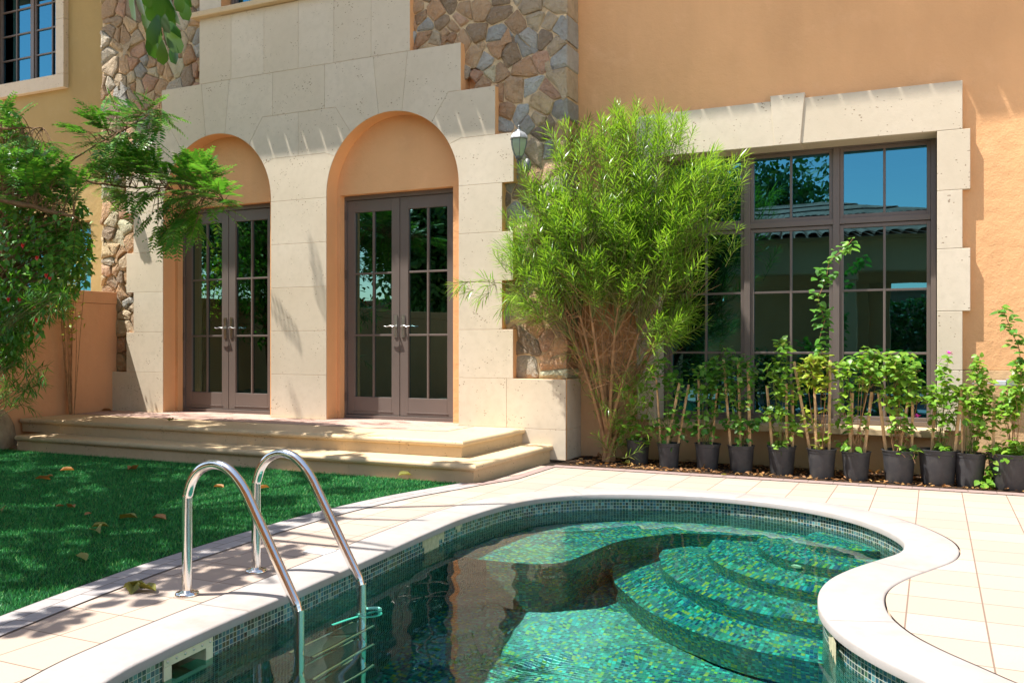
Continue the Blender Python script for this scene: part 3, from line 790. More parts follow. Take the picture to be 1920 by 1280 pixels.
# rubble piers -----------------------------------------------------------
STC = [(.42, .25, .14), (.36, .28, .19), (.40, .35, .27), (.27, .19, .12), (.48, .31, .18), (.33, .32, .29), (.50, .40, .27), (.24, .18, .125), (.44, .26, .17), (.37, .24, .14), (.36, .36, .33), (.50, .32, .18), (.30, .22, .15), (.46, .36, .24)]
def clip(poly, m, nrm):
    out = []
    for i in range(len(poly)):
        a, b = poly[i], poly[(i+1) % len(poly)]; da = (a-m).dot(nrm); db = (b-m).dot(nrm)
        if da <= 0: out.append(a)
        if (da < 0 < db) or (db < 0 < da): out.append(a.lerp(b, da/(da-db)))
    return out
def rubble(x0, x1, z0, z1, yf, seed, skip, size=.205, rel=1.):
    rg = random.Random(seed); pts = []
    k = int((x1-x0)*(z1-z0)/size**2*1.15)
    tries = 0
    while len(pts) < k and tries < 20000:
        tries += 1; p = Vector((rg.uniform(x0, x1), rg.uniform(z0, z1)))
        r = size*rg.choice((.42, .55, .75, .95, 1.15))
        if all((p-q).length > min(r, r2) for q, r2 in pts): pts.append((p, r))
    g = G()
    for i, (p, r) in enumerate(pts):
        poly = [Vector(q) for q in ((x0, z0), (x1, z0), (x1, z1), (x0, z1))]
        for j, (q, r2) in enumerate(pts):
            if i == j or (q-p).length > 1.1: continue
            d = (q-p); wgt = .5+.16*(r-r2)/size; nn_ = d.normalized(); an_ = .35*math.sin(7.3*(i+j)+3.1*i*j); nn_ = Vector((nn_.x*math.cos(an_)-nn_.y*math.sin(an_), nn_.x*math.sin(an_)+nn_.y*math.cos(an_)))
            poly = clip(poly, p+d*wgt, nn_)
            if not poly: break
        if len(poly) < 3: continue
        P = ccw([(v.x, v.y) for v in poly])
        if area(P) < .003: continue
        if skip(P): continue
        # round the corners
        Q = []
        for a in range(len(P)):
            A, Bv, Cv = Vector(P[a-1]), Vector(P[a]), Vector(P[(a+1) % len(P)])
            f1 = min(.2, .012/max(.01, (A-Bv).length)); f2 = min(.2, .012/max(.01, (Cv-Bv).length))
            Q.append(tuple(Bv.lerp(A, f1)+Vector((rg.uniform(-.004, .004), rg.uniform(-.004, .004))))); Q.append(tuple(Bv.lerp(Cv, f2)))
        Q = offset_poly(ccw(Q), -rg.uniform(.003, .007))
        Q2 = offset_poly(Q, -.008); Q3 = offset_poly(Q, -.040) if area(Q) > .02 else offset_poly(Q, -.018)
        c = STC[rg.randrange(len(STC))]; kk = rg.uniform(1.0, 1.5); g.cc = tuple(min(.6, v*kk) for v in c)
        dep = rg.uniform(.008, .022)*rel; tx, tz = rg.uniform(-.10, .10), rg.uniform(-.10, .10)
        cx = sum(q[0] for q in Q)/len(Q); cz = sum(q[1] for q in Q)/len(Q)
        edge_st = any(abs(v[0]-x1) < 1e-3 for v in P)
        nq = len(Q); back = yf+.01 if not edge_st else 8.70
        sx = .02 if edge_st else 0
        def ring(Pq, dy, k_=1): return g.add([(max(x0-.006, min(x1+.004, x))+(sx if abs(x-x1) < .06 else 0), yf-dy+(tx*(x-cx)+tz*(z-cz))*k_+rg.uniform(-.003, .003)*k_, z) for x, z in Pq])
        r0 = g.add([(max(x0-.006, min(x1+.004, x))+(sx if abs(x-x1) < .06 else 0), back, z) for x, z in Q]); r1 = ring(Q, dep*.55, .5); r2_ = ring(Q2, dep, 1); r3 = ring(Q3, dep+rg.uniform(.002, .014), 1)
        for ra, rb in ((r0, r1), (r1, r2_), (r2_, r3)):
            for a in range(nq):
                b = (a+1) % nq; g.face((ra+a, ra+b, rb+b, rb+a))
        kc = g.add([(cx, yf-dep-.012, cz)])
        for a in range(nq): g.face((r3+a, r3+(a+1) % nq, kc))
    return g
YR = 8.40
for side in (1, -1):
    g = G()
    def X(x): return x if side > 0 else 2*MID-x
    def bx(x0, x1, z0, z1):
        a, b = sorted((X(x0), X(x1))); g.box(a, b, YR, 8.735, z0, z1)
    pr = -3.335 if side > 0 else -3.335
    bx(-4.30, pr, .79, 6.6); bx(-5.3, -4.301, 4.05, 6.6)
    pier = vp(g.build('stone_pier', MAT['mortar_stone']))
    if side > 0:
        g = rubble(-5.15, -3.335, .80, 6.3, YR, 5, lambda P: any(x < -4.4 and z < 3.9 for x, z in P))
    else:
        g = rubble(-9.845, -8.03, .80, 6.3, YR, 9, lambda P: any(x > -8.78 and z < 3.9 for x, z in P), rel=1.8)
    o = g.build('flagstone_facing', MAT['stone']); o.parent = pier

# stucco wall right, with the big window ---------------------------------
WX0, WX1, WZ0, WZ1 = -2.49, .022, .40, 3.0
g = G()
YO = 8.73
g.box(-3.40, WX0-.02, YO, 8.98, .93, 7.0); g.box(WX1+.02, 6.5, YO, 8.98, .93, 7.0)
g.box(WX0-.02, WX1+.02, YO, 8.98, 3.03, 7.0)
vp(g.build('stucco_wall', MAT['stucco']))
g = G(); g.box(-3.42, 6.5, 8.722, 8.98, 0, .37)
g.box(-3.42, WX0-.02, 8.722, 8.98, .37, .926); g.box(WX1+.02, 6.5, 8.722, 8.98, .37, .926)
vp(g.build('plinth', MAT['plinth'], bevel=.003))
# surround
g = G(); rr = random.Random(8)
def blk(x0, x1, z0, z1, y0=8.665, y1=8.96):
    g.cc = (rr.random()*.5, 0, 0); g.box(x0+.001, x1-.001, y0, y1, z0+.001, z1-.001)
cxw = (WX0+WX1)/2
blk(WX0-.20, cxw-.113, 3.0, 3.42); blk(cxw+.113, WX1+.20, 3.0, 3.42)
g.cc = (.15, 0, 0)
k = g.add([(cxw-.115, 8.652, 2.999), (cxw+.115, 8.652, 2.999), (cxw+.155, 8.652, 3.465), (cxw-.155, 8.652, 3.465), (cxw-.115, 8.95, 2.999), (cxw+.115, 8.95, 2.999), (cxw+.155, 8.95, 3.465), (cxw-.155, 8.95, 3.465)])
for q in ((0, 1, 2, 3), (1, 5, 6, 2), (4, 0, 3, 7), (3, 2, 6, 7), (0, 4, 5, 1)): g.face([k+i for i in q])
for s_ in (1, -1):
    xi = WX1 if s_ > 0 else WX0
    for z0, z1, w_ in ((.40, .925, .20), (.925, 1.435, .20), (1.435, 1.975, .26), (1.975, 2.48, .20), (2.48, 3.0, .26)):
        a, b = sorted((xi, xi+s_*w_)); blk(a, b, z0, z1)
vp(g.build('window_surround', MAT['lime'], bevel=.004))
g = G(); g.cc = (.1, 0, 0); g.box(WX0-.06, WX1+.06, 8.60, 9.0, .335, .398); vp(g.build('window_sill', MAT['step'], bevel=.01))

def framed(x0, x1, z0, z1, y, cols, rows_of, matg, label='window', fw=.045, parent=None):
    """cols: list of x breaks; rows_of: list of (z0,z1,rows)"""
    g = G(); gl = G(); gm = G()
    g.box(x0, x0+fw, y, y+.1, z0, z1); g.box(x1-fw, x1, y, y+.1, z0, z1)
    g.box(x0+fw, x1-fw, y, y+.1, z1-fw, z1); g.box(x0+fw, x1-fw, y, y+.1, z0, z0+fw)
    xb = [x0+fw]+list(cols)+[x1-fw]
    for c in cols: g.box(c-.03, c+.03, y+.001, y+.1, z0+fw, z1-fw)
    for i in range(len(xb)-1):
        xa = xb[i]+(.03 if i else 0); xz = xb[i+1]-(.03 if i < len(xb)-2 else 0)
        for ri, (za, zb, rows) in enumerate(rows_of):
            if ri: g.box(xa, xz, y+.002, y+.1, za-.055, za)
            s = .034   # sash
            gm.box(xa, xa+s, y+.018, y+.07, za, zb); gm.box(xz-s, xz, y+.018, y+.07, za, zb)
            gm.box(xa+s, xz-s, y+.018, y+.07, za, za+s); gm.box(xa+s, xz-s, y+.018, y+.07, zb-s, zb)
            gx0, gx1, gz0, gz1 = xa+s, xz-s, za+s, zb-s; m = (gx0+gx1)/2
            gm.box(m-.011, m+.011, y+.022, y+.06, gz0, gz1)
            for k in range(1, rows):
                zz = gz0+(gz1-gz0)*k/rows
                gm.box(gx0, m-.011, y+.0235, y+.06, zz-.011, zz+.011); gm.box(m+.011, gx1, y+.0235, y+.06, zz-.011, zz+.011)
            gl.quad((gx0-.003, y+.045, gz0-.003), (gx1+.003, y+.045, gz0-.003), (gx1+.003, y+.045, gz1+.003), (gx0-.003, y+.045, gz1+.003))
    fr = g.build(label, MAT['bronze'], bevel=.003); vp(fr) if parent is None else setattr(fr, 'parent', parent)
    o = gm.build('sash', MAT['bronze'], bevel=.003); o.parent = fr
    o = gl.build('glass_pane', matg); o.parent = fr
    return fr
framed(WX0, WX1-.005, .402, 3.035, 8.965, (-1.66, -.835), [(.447, 2.27, 3), (2.33, 2.99, 1)], MAT['glass'], 'large_window')
framed(-7.72, -5.46, 5.16, 6.8, 8.45, (-6.97, -6.21), [(5.205, 6.755, 3)], MAT['glass'], 'upper_window')
# dark rooms behind the glass
g = G()
def room(x0, x1, y0, y1, z0, z1):
    g.quad((x0, y1, z0), (x1, y1, z0), (x1, y1, z1), (x0, y1, z1)); g.quad((x0, y0, z0), (x0, y1, z0), (x0, y1, z1), (x0, y0, z1))
    g.quad((x1, y0, z0), (x1, y1, z0), (x1, y1, z1), (x1, y0, z1)); g.quad((x0, y0, z0), (x1, y0, z0), (x1, y1, z0), (x0, y1, z0)); g.quad((x0, y0, z1), (x1, y0, z1), (x1, y1, z1), (x0, y1, z1))
room(-3.3, .6, 9.0, 12.5, .25, 3.4); room(-9.2, -4.2, 8.672, 12.5, .25, 3.4); room(-7.9, -5.2, 8.57, 11, 4.9, 6.9)
vp(g.build('room_interior', MAT['room']))

# roofs: slab with barrel tiles along the eave ---------------------------
def roof(x0, x1, ye, z, inv=True):
    g = G(); sl = math.tan(math.radians(20))
    g.box(x0, x1, ye+.06, 12, z+.02, z+.10)
    k = g.add([(x0, ye+.03, z+.10), (x1, ye+.03, z+.10), (x1, 12, z+.1+(12-ye)*sl), (x0, 12, z+.1+(12-ye)*sl)]); g.face((k, k+1, k+2, k+3))
    x = x0+.12; 
    while x < x1-.1:
        P = []
        for yy, zz in ((ye-.02, z+.10), (12, z+.10+(12-ye)*sl)):
            P.append(g.add([(x+.118*math.cos(a), yy, zz+.06*math.sin(a)-.02) for a in [PI*i/8 for i in range(9)]]))
        for i in range(8): g.face((P[0]+i, P[0]+i+1, P[1]+i+1, P[1]+i))
        g.face([P[0]+i for i in range(9)])
        x += .25
    return g.build('tiled_roof', MAT['roof'])
vp(roof(-10.3, -3.85, 7.50, 6.65)); vp(roof(-3.84, 6.5, 7.88, 6.62))
g = G(); g.box(-10.0, -3.3, 8.42, 12, 6.4, 6.66); g.box(-3.3, 6.5, 8.98, 12, .0, 6.6); g.box(-4.2, -3.3, 8.74, 8.98, 0, 6.6)
# outlet: keep that solid core behind the walls out of the rooms
g = G(); g.box(-10.0, -3.3, 8.42, 9.0, 6.62, 6.66)
vp(g.build('roof_soffit', MAT['stucco']))

# neighbouring villa on the left ----------------------------------------
nb = empty('neighbouring_villa', 'ochre house wall, darkened in colour for tree shade, with a cream-framed window at the far end of the garden', 'house', (-12, 8.73, 0))
ninv = Matrix.Translation((12, -8.73, 0))
def np_(o): o.parent = nb; o.matrix_parent_inverse = ninv; return o
g = G()
ux0, ux1, uz0, uz1 = -12.62, -11.07, 4.90, 6.5; lx0, lx1, lz0, lz1 = -12.4, -10.47, .9, 2.85
Y2 = 8.74
g.box(-9.86-.0, lx1, Y2, 8.98, 0, 4.4) if False else None
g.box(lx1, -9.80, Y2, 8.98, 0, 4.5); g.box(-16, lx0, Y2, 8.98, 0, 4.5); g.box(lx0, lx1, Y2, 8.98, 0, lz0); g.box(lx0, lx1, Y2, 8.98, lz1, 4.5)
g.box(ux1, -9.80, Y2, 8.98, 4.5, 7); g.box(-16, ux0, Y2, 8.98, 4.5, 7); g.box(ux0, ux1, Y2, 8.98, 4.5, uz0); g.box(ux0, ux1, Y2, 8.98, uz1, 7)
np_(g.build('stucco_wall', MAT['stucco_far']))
g = G(); rr = random.Random(2)
g.cc = (.3, 0, 0)
g.box(ux0-.16, ux1+.16, 8.66, 8.95, uz0-.19, uz0-.001); g.box(ux1+.0, ux1+.16, 8.66, 8.95, uz0+.001, 5.66); g.box(ux1+.0, ux1+.16, 8.66, 8.95, 5.664, uz1); g.box(ux0-.16, ux0, 8.66, 8.95, uz0+.001, uz1)
np_(g.build('window_surround', MAT['lime'], bevel=.004))
f_ = framed(ux0, ux1, uz0, uz1, 8.90, ((ux0+ux1)/2-.02,), [(uz0+.045, uz1-.045, 4)], MAT['glass'], 'window', parent=nb); f_.matrix_parent_inverse = ninv
f_ = framed(lx0, lx1, lz0, lz1, 8.90, ((lx0+lx1)/2,), [(lz0+.045, lz1-.045, 3)], MAT['glass'], 'window', parent=nb); f_.matrix_parent_inverse = ninv
g = G(); room(-14, -9.9, 9.03, 12, 0, 7); np_(g.build('room_interior', MAT['room']))
np_(roof(-18, -10.31, 7.95, 6.62))

# garden wall ------------------------------------------------------------
gw = empty('garden_wall', 'low terracotta garden wall with a flush cap, running back to the stone pier', 'wall', (-9.65, 6, 0))
ginv = Matrix.Translation((9.65, -6, 0))
g = G(); g.box(-9.80, -9.55, -3, 8.37, 0, 1.66); o = g.build('wall_body', MAT['stucco_garden']); o.parent = gw; o.matrix_parent_inverse = ginv
g = G(); g.box(-9.81, -9.542, -3, 8.365, 1.664, 1.815); o = g.build('wall_cap', MAT['stucco_garden'], bevel=.006); o.parent = gw; o.matrix_parent_inverse = ginv

# ============================================================ STEPS
st = empty('entrance_steps', 'two broad limestone steps with rounded nosings leading up to the arched doors', 'steps', (-6.5, 7.4, 0))
sinv = Matrix.Translation((6.5, -7.4, 0))
def step(name, x0, x1, yf, z0, z1, mat):
    """slab with bullnose on front and right"""
    g = G(); th = .055; ov = .035; k = 8; rr = random.Random(4)
    # riser body in panels
    nx = 9; W_ = (x1-x0)/nx
    for i in range(nx):
        g.cc = (rr.random()*.6, 0, 0); g.box(x0+i*W_+.001, x0+(i+1)*W_-.001, yf, yf+.05, z0, z1-th)
    g.cc = (.2, 0, 0); g.box(x0, x1-.001, yf+.05, YL-.002, z0, z1-th)
    g.box(x1-.001, x1+.0, yf+.001, YL-.002, z0, z1-th)
    # nosing + top: cross-section swept along front and right
    sec = []
    for i in range(k+1):
        a = -PI/2+PI*i/k; sec.append((ov-th/2+th/2*math.cos(a)+0, z1-th/2+th/2*math.sin(a)))
    path = [((x0, yf), (0, -1)), ((x1, yf), (1, -1)), ((x1, YL-.002), (1, 0))]
    rings = []
    for (px_, py_), (nx_, ny_) in path:
        rings.append(g.add([(px_+nx_*o, py_+ny_*o, z) for o, z in [(-.02, z1-th)]+sec+[(-.02, z1)]]))
    m_ = len(sec)+2
    for r_ in range(2):
        for i in range(m_-1): g.face((rings[r_]+i, rings[r_+1]+i, rings[r_+1]+i+1, rings[r_]+i+1))
    g.face([rings[0]+i for i in range(m_)])
    # top surface
    g.quad((x0, yf+.02, z1), (x1-.02, yf+.02, z1), (x1-.02, YL-.002, z1), (x0, YL-.002, z1))
    o = g.build(name, mat, smooth=False); o.parent = st; o.matrix_parent_inverse = sinv
    for p in o.data.polygons: p.use_smooth = False
    return o
step('lower_step', -9.12, -3.47, 6.66, -.03, .15, MAT['step'])
step('upper_step', -9.50, -3.77, 7.00, .15, .30, MAT['step'])
g = G(); g.quad((-9.5, 7.66, .303), (-4.3, 7.66, .303), (-4.3, 8.26, .303), (-9.5, 8.26, .303)); 
for x0, x1 in ((xr-RAD, xr+RAD), (XC[1]-RAD, XC[1]+RAD)): g.quad((x0, 8.26, .303), (x1, 8.26, .303), (x1, 8.6, .303), (x0, 8.6, .303))
o = g.build('paver_inlay', MAT['red_paver']); o.parent = st; o.matrix_parent_inverse = sinv
# rough masonry planter at the left of the steps
pl = G()
bm_pts = []
k0 = 26
for j in range(7):
    z = [0, .10, .22, .33, .40, .44, .45][j]; sc_ = [1, 1.0, .97, .9, .76, .5, .12][j]
    bm_pts.append(pl.add([(-9.50+.24*sc_*math.cos(2*PI*i/k0)*(1+.06*math.sin(3*i)), 6.42+.46*sc_*math.sin(2*PI*i/k0)*(1+.05*math.cos(5*i+j)), z+.012*math.sin(i*2.1+j)) for i in range(k0)]))
for j in range(6):
    for i in range(k0): pl.face((bm_pts[j]+i, bm_pts[j]+(i+1) % k0, bm_pts[j+1]+(i+1) % k0, bm_pts[j+1]+i))
pl.face([bm_pts[6]+i for i in range(k0)])
tag(pl.build('planter_mound', m_plain('rough_render', (.34, .27, .19), .95, 0, .1, .35, 5, .8, .02), smooth=True), 'rough rendered mound at the left end of the steps', 'planter')

# ============================================================ LANTERNS
def lantern(cx, cy_, cz, wall_y, label):
    L = empty('wall_lantern', label, 'wall lamp', (cx, cy_, cz), 'lanterns on the stone piers')
    def b(g, name, mat, smooth=False):
        o = g.build(name, mat, smooth=smooth); o.parent = L; return o
    n = 6
    g = G(); g.lathe([(.092, .066), (.098, .070), (.094, .082), (.083, .104), (.062, .125), (.036, .140), (.022, .150), (.014, .165), (.012, .170)], (0, 0, 0), n); b(g, 'hood', MAT['lantern_top'])
    g = G(); g.lathe([(.012, .168), (.018, .176), (.009, .184), (.014, .192), (.006, .204), (.002, .214)], (0, 0, 0), 10); b(g, 'finial', MAT['lantern'], True)
    prof = [(.079, .066), (.082, .045), (.079, .012), (.070, -.030), (.054, -.075), (.036, -.108)]
    g = G()
    for j in range(n):
        a = 2*PI*j/n
        g.tube([((r+.001)*math.cos(a), (r+.001)*math.sin(a), z) for r, z in prof], .0042, 6)
    g.lathe([(.036, -.128), (.040, -.116), (.040, -.104), (.030, -.100)], (0, 0, 0), n)
    g.lathe([(.084, .062), (.086, .068), (.080, .070)], (0, 0, 0), n)
    b(g, 'cage', MAT['lantern'])
    g = G(); g.lathe([(r*.985, z) for r, z in prof][::-1], (0, 0, 0), n); b(g, 'glass', MAT['lampglass'])
    g = G(); g.lathe([(.010, -.10), (.012, -.05), (.024, -.03), (.028, .0), (.022, .03), (.008, .045)], (0, 0, 0), 14); b(g, 'bulb', MAT['curtain'], True)
    g = G(); g.lathe([(.004, -.215), (.010, -.205), (.007, -.196), (.014, -.185), (.016, -.165), (.024, -.150), (.016, -.140), (.030, -.126)], (0, 0, 0), 12)
    wy = wall_y-cy_
    g.tube([(0, 0, -.17), (0, .04, -.205), (0, .085, -.215), (0, .125, -.185), (0, wy-.02, -.15)], [.010, .011, .012, .012, .014], 10)
    b(g, 'arm', MAT['lantern'], True)
    g = G(); mm = Matrix.Translation((0, wy-.03, -.155)) @ Matrix.Diagonal((.75, 1, 1.2, 1)) @ Matrix.Rotation(PI/2, 4, 'X')
    g.lathe([(.055, -.012), (.055, .0), (.045, .012), (.022, .02), (.006, .03)], (0, 0, 0), 20, mm); b(g, 'wall_plate', MAT['lantern'], True)
    return L
pA = onY(973, 268, 8.13)
lantern(pA.x, 8.13, pA.z-.03, YR-.045, 'grey glass wall lantern on the stone pier between the right arch and the willowy shrub')
pB = onY(213, 345, 8.13)
lantern(pB.x, 8.13, pB.z-.0, YR-.045, 'wall lantern half hidden behind feathery branches on the far stone pier')

# floodlight box on the right wall
fb = empty('outdoor_wall_light', 'small grey wall light on an arm beside the rightmost potted plants', 'wall light', tuple(onY(1885, 718, 8.66)))
g = G(); g.box(-.085, .005, -.035, .035, -.022, .022); o = g.build('light_head', MAT['lid'], bevel=.006); o.parent = fb
g = G(); g.box(.006, .085, -.03, .062, -.03, .034); o = g.build('housing', MAT['grey'], bevel=.006); o.parent = fb
g = G(); g.tube([(-.085, 0, 0), (-.12, -.0, -.004), (-.25, .02, -.01)], .004, 6); o = g.build('cable', MAT['grey']); o.parent = fb

# ============================================================ LADDER
ld_ = empty('pool_ladder', 'polished steel pool ladder with two looped handrails beside the lawn', 'pool ladder', (-3.115, 3.358, 0))
for y, lab in ((3.125, 'nearer handrail'), (3.592, 'farther handrail')):
    pts = [(-3.117, -.05), (-3.117, .40), (-3.110, .46), (-3.085, .525), (-3.04, .575), (-2.985, .600), (-2.93, .605), (-2.875, .590), (-2.825, .555), (-2.775, .500), (-2.72, .41), (-2.515, .07), (-2.49, .02), (-2.478, -.03), (-2.475, -.10), (-2.475, -1.25)]
    g = G(); P = [Vector((x+3.115, y-3.358, z)) for x, z in pts]
    # smooth the path
    Q = [P[0]]
    for i in range(1, len(P)-2):
        a, b, c, d = P[i-1], P[i], P[i+1], P[min(i+2, len(P)-1)]
        for j in range(5):
            t = j/5; Q.append(.5*((2*b)+(-a+c)*t+(2*a-5*b+4*c-d)*t*t+(-a+3*b-3*c+d)*t**3))
    Q += [P[-2], P[-1]]
    g.tube(Q, .0225, 20); rl = g.build('handrail', MAT['steel'], smooth=True); rl.parent = ld_; rl['label'] = lab
    g = G(); g.lathe([(.054, -.002), (.054, .004), (.050, .010), (.036, .015), (.024, .020), (.0225, .021)], (-.002, y-3.358, 0), 32)
    o = g.build('flange', MAT['steel'], smooth=True); o.parent = rl
for z in (-.30, -.55, -.80):
    g = G(); g.box(.585, .705, -.232, .232, z-.008, z+.008)
    g.tube([(.585, -.232, z), (.585, .232, z)], .013, 8); g.tube([(.705, -.232, z), (.705, .232, z)], .013, 8)
    o = g.build('tread', MAT['steel'], smooth=False); o.parent = ld_
# floating green hose at the ladder
g = G(); hp = []
for i in range(27):
    a = 2*PI*i/22+.6; hp.append((-2.455+.05*math.cos(a)+.0008*i, 3.625+.055*math.sin(a)-.001*i, WZ+.002-.001*i))
hp = hp+[(-2.50, 3.52, WZ-.05), (-2.54, 3.45, WZ-.09)]
g.tube(hp, .011, 8); tag(g.build('hose', MAT['hose'], smooth=True), 'pale green hose coiled in the water at the ladder', 'hose')
# access cover
a = onZ(600, 1033)
g = G(); mm = Matrix.Translation((a.x, a.y, .0)) @ Matrix.Rotation(math.radians(-3), 4, 'Z')
g.box(-.075, .075, -.055, .055, -.004, .0035, mm); lid = g.build('drain_cover', MAT['lid'], bevel=.001)
tag(lid, 'small square pale cover set in the deck behind the ladder', 'drain cover')

# ============================================================ PLANTS
def frame_of(d):
    d = d.normalized(); a = d.orthogonal().normalized(); return a, d.cross(a)
class Pl:
    """collects leaf arrays"""
    def __init__(s): s.P = []; s.D = []; s.N = []; s.S = []
    def add(s, p, d, n, l): s.P.append(tuple(p)); s.D.append(tuple(d)); s.N.append(tuple(n)); s.S.append(l)
    def build(s, name, mat, tm, parent):
        return leaves(name, mat, s.P, s.D, s.N, s.S, tm, parent)
def setp(o, root):
    o.parent = root; o.matrix_parent_inverse = Matrix.Translation(-Vector(root.location)); return o
UP = Vector((0, 0, 1))
def bez(a, b, c, k=8): return [a*(1-t)**2+b*2*t*(1-t)+c*t*t for t in [i/k for i in range(k+1)]]

# --- willowy shrub in front of the pier
sb = Vector((-2.90, 8.42, 0))
root = empty('willowy_shrub', 'tall shrub with narrow bright green leaves and bare brown lower twigs beside the pier', 'shrub', tuple(sb))
rg = random.Random(21)
gs = G(); gt = G(); gd = G(); pl = Pl()
hubs = []
for i in range(16):
    u = rg.uniform(990, 1310); v = rg.uniform(420, 560); y = rg.uniform(7.95, 8.55)
    e = onY(u, v, y); b0 = sb+Vector((rg.uniform(-.06, .06), rg.uniform(-.05, .05), 0)); m = Vector((sb.x+(e.x-sb.x)*.25, (sb.y+e.y)/2, .95+rg.uniform(-.2, .2)))
    P = bez(b0, m, e, 12); gs.tube(P, [.021-.015*k/12 for k in range(13)], 8); hubs.append((P, e))
gs.tube([sb-Vector((0, 0, .05)), sb+Vector((0, 0, .25)), sb+Vector((.02, -.01, .6))], [.06, .05, .035], 10)
def shoot(p, d, L, nl, ls, pls, droop=0.5, gg=None):
    a, b = frame_of(d); P = [p]
    cur = p.copy(); dd_ = d.copy()
    for k in range(6):
        dd_ = (dd_+Vector((rg.uniform(-.08, .08), rg.uniform(-.08, .08), -.02))).normalized(); cur = cur+dd_*(L/6); P.append(cur.copy())
    if gg is not None: gg.tube(P, [.004, .0036, .0032, .003, .0026, .0022, .0015], 4, False)
    for k in range(nl):
        t = (k+rg.random())/nl; idx = min(5, int(t*6)); q = P[idx].lerp(P[idx+1], t*6-idx)
        an = k*2.4+rg.uniform(-.3, .3); out = (a*math.cos(an)+b*math.sin(an)).normalized()
        sp = 1.25-.75*t
        dl = (dd_*(1-.55*sp+.25)+out*sp*.85).normalized()
        pls.add(q, dl, (UP+Vector((rg.uniform(-.5, .5), rg.uniform(-.5, .5), 0))), ls*rg.uniform(.7, 1.1)*(1 if t < .85 else .75))
# crown outline: list of (u,v,ru,rv,weight)
crown = [(1170, 330, 195, 115, 100), (1080, 430, 130, 90, 70), (1240, 420, 120, 110, 70), (1180, 250, 120, 45, 34), (1330, 340, 55, 60, 20), (1010, 460, 60, 80, 26), (1120, 510, 120, 45, 26), (1280, 540, 50, 70, 22), (1000, 560, 40, 30, 8), (1210, 480, 70, 80, 24), (1290, 600, 40, 40, 16), (985, 500, 45, 60, 20), (1010, 575, 40, 22, 7), (1250, 620, 36, 36, 9), (1060, 520, 80, 40, 22), (1180, 400, 180, 90, 90)]
for (cu, cv, ru, rv, wn_) in crown:
    for k in range(int(wn_*1.35)):
        r = math.sqrt(rg.random())*.95; a = rg.uniform(0, 2*PI); u = cu+ru*r*math.cos(a); v = cv+rv*r*math.sin(a); y = rg.uniform(7.78, 8.55)
        e = onY(u, v, y)
        P, h = min(hubs, key=lambda q: (q[1]-e).length+rg.uniform(0, .35)); st0 = P[rg.randrange(8, 13)]
        base = e-(e-sb-Vector((0, 0, .9))).normalized()*.20
        # branch from the hub
        gt.tube(bez(st0, (st0+base)/2+Vector((0, 0, .10)), base, 5), [.005, .0045, .004, .0035, .003, .003], 5, False)
        dirn = ((e-sb-Vector((0, 0, 1.2))).normalized()+Vector((rg.uniform(-.5, .5), rg.uniform(-.5, .3), rg.uniform(.2, .9)))).normalized()
        if u < 1000: dirn.x -= .5
        if u > 1320: dirn.x += .6
        shoot(base, dirn.normalized(), rg.uniform(.20, .34), rg.randint(24, 34), rg.uniform(.11, .17), pl, gg=gt)
# upright tips on the top
for (u, v) in ((1165, 205), (1020, 330), (985, 360), (1400, 320), (1395, 350), (1405, 300), (1040, 290), (1390, 420), (960, 420), (1150, 190), (1385, 450), (925, 470), (1270, 215), (1128, 225), (1215, 212), (1245, 222), (1300, 238), (1060, 262), (1380, 290), (1375, 390), (1190, 225), (1095, 240), (1350, 300), (940, 390), (945, 440), (1340, 270), (1270, 232)):
    e = onY(u, v, rg.uniform(7.9, 8.3)); d = Vector(((u-1170)/400, -.15, 1)).normalized()
    shoot(e-d*.26, d, .24, 30, .12, pl, gg=gt)
# the stray spray to the left and low side shoots at the base
for (u, v, dx, dz) in ((945, 545, -1, -.05), (900, 530, -.6, .35), (890, 545, -1, -.25), (850, 525, -1, -.1), (930, 560, -.7, -.5), (860, 540, -.8, .2)):
    e = onY(u+28, v+4, 7.8); d = Vector((dx, -.1, dz)).normalized(); shoot(e, d, .17, 15, .17, pl, gg=gt); shoot(e, Vector((dx, -.3, dz-.4)), .15, 12, .16, pl, gg=gt)
gt.tube(bez(onY(1040, 560, 8.1), onY(960, 520, 7.9), onY(850, 530, 7.8), 8), .004, 5, False)
for (u, v) in [(1105, 720), (1120, 760), (1110, 680), (1150, 800), (1135, 830), (1180, 770), (1210, 730), (1190, 800), (1095, 650), (1225, 680), (1160, 850), (1200, 760), (1230, 640), (1215, 700), (1170, 700)]:
    for q in range(3):
        e = onY(u+rg.uniform(-14, 14), v+rg.uniform(-18, 18), rg.uniform(8.1, 8.5)); d = Vector((rg.uniform(-.6, .6), rg.uniform(-.6, .2), rg.uniform(-.2, .9))).normalized()
        gt.tube([sb+Vector((0, 0, min(.6, e.z*.6))), e], .003, 4, False)
        shoot(e, d, .18, 15, .12, pl, gg=gt)
# dry bare twigs in the lower crown
for k in range(330):
    P, h = hubs[rg.randrange(16)]; s0 = P[rg.randrange(5, 12)]
    d = Vector((rg.uniform(-1, 1), rg.uniform(-.7, .5), rg.uniform(-.15, .9))).normalized(); L = rg.uniform(.15, .5)
    gd.tube([s0, s0+d*L*.5+Vector((0, 0, rg.uniform(-.03, .03))), s0+d*L+Vector((0, 0, rg.uniform(-.02, .1)))], [.0045, .003, .0015], 4, False)
setp(gs.build('stem', MAT['twig'], smooth=True), root); setp(gt.build('green_shoots', MAT['greenstem'], smooth=True), root); setp(gd.build('dry_twigs', MAT['twig'], smooth=True), root)
setp(pl.build('foliage', MAT['lf_shrub'], T_leaf(.066, 0, .22, 'narrow'), None), root)

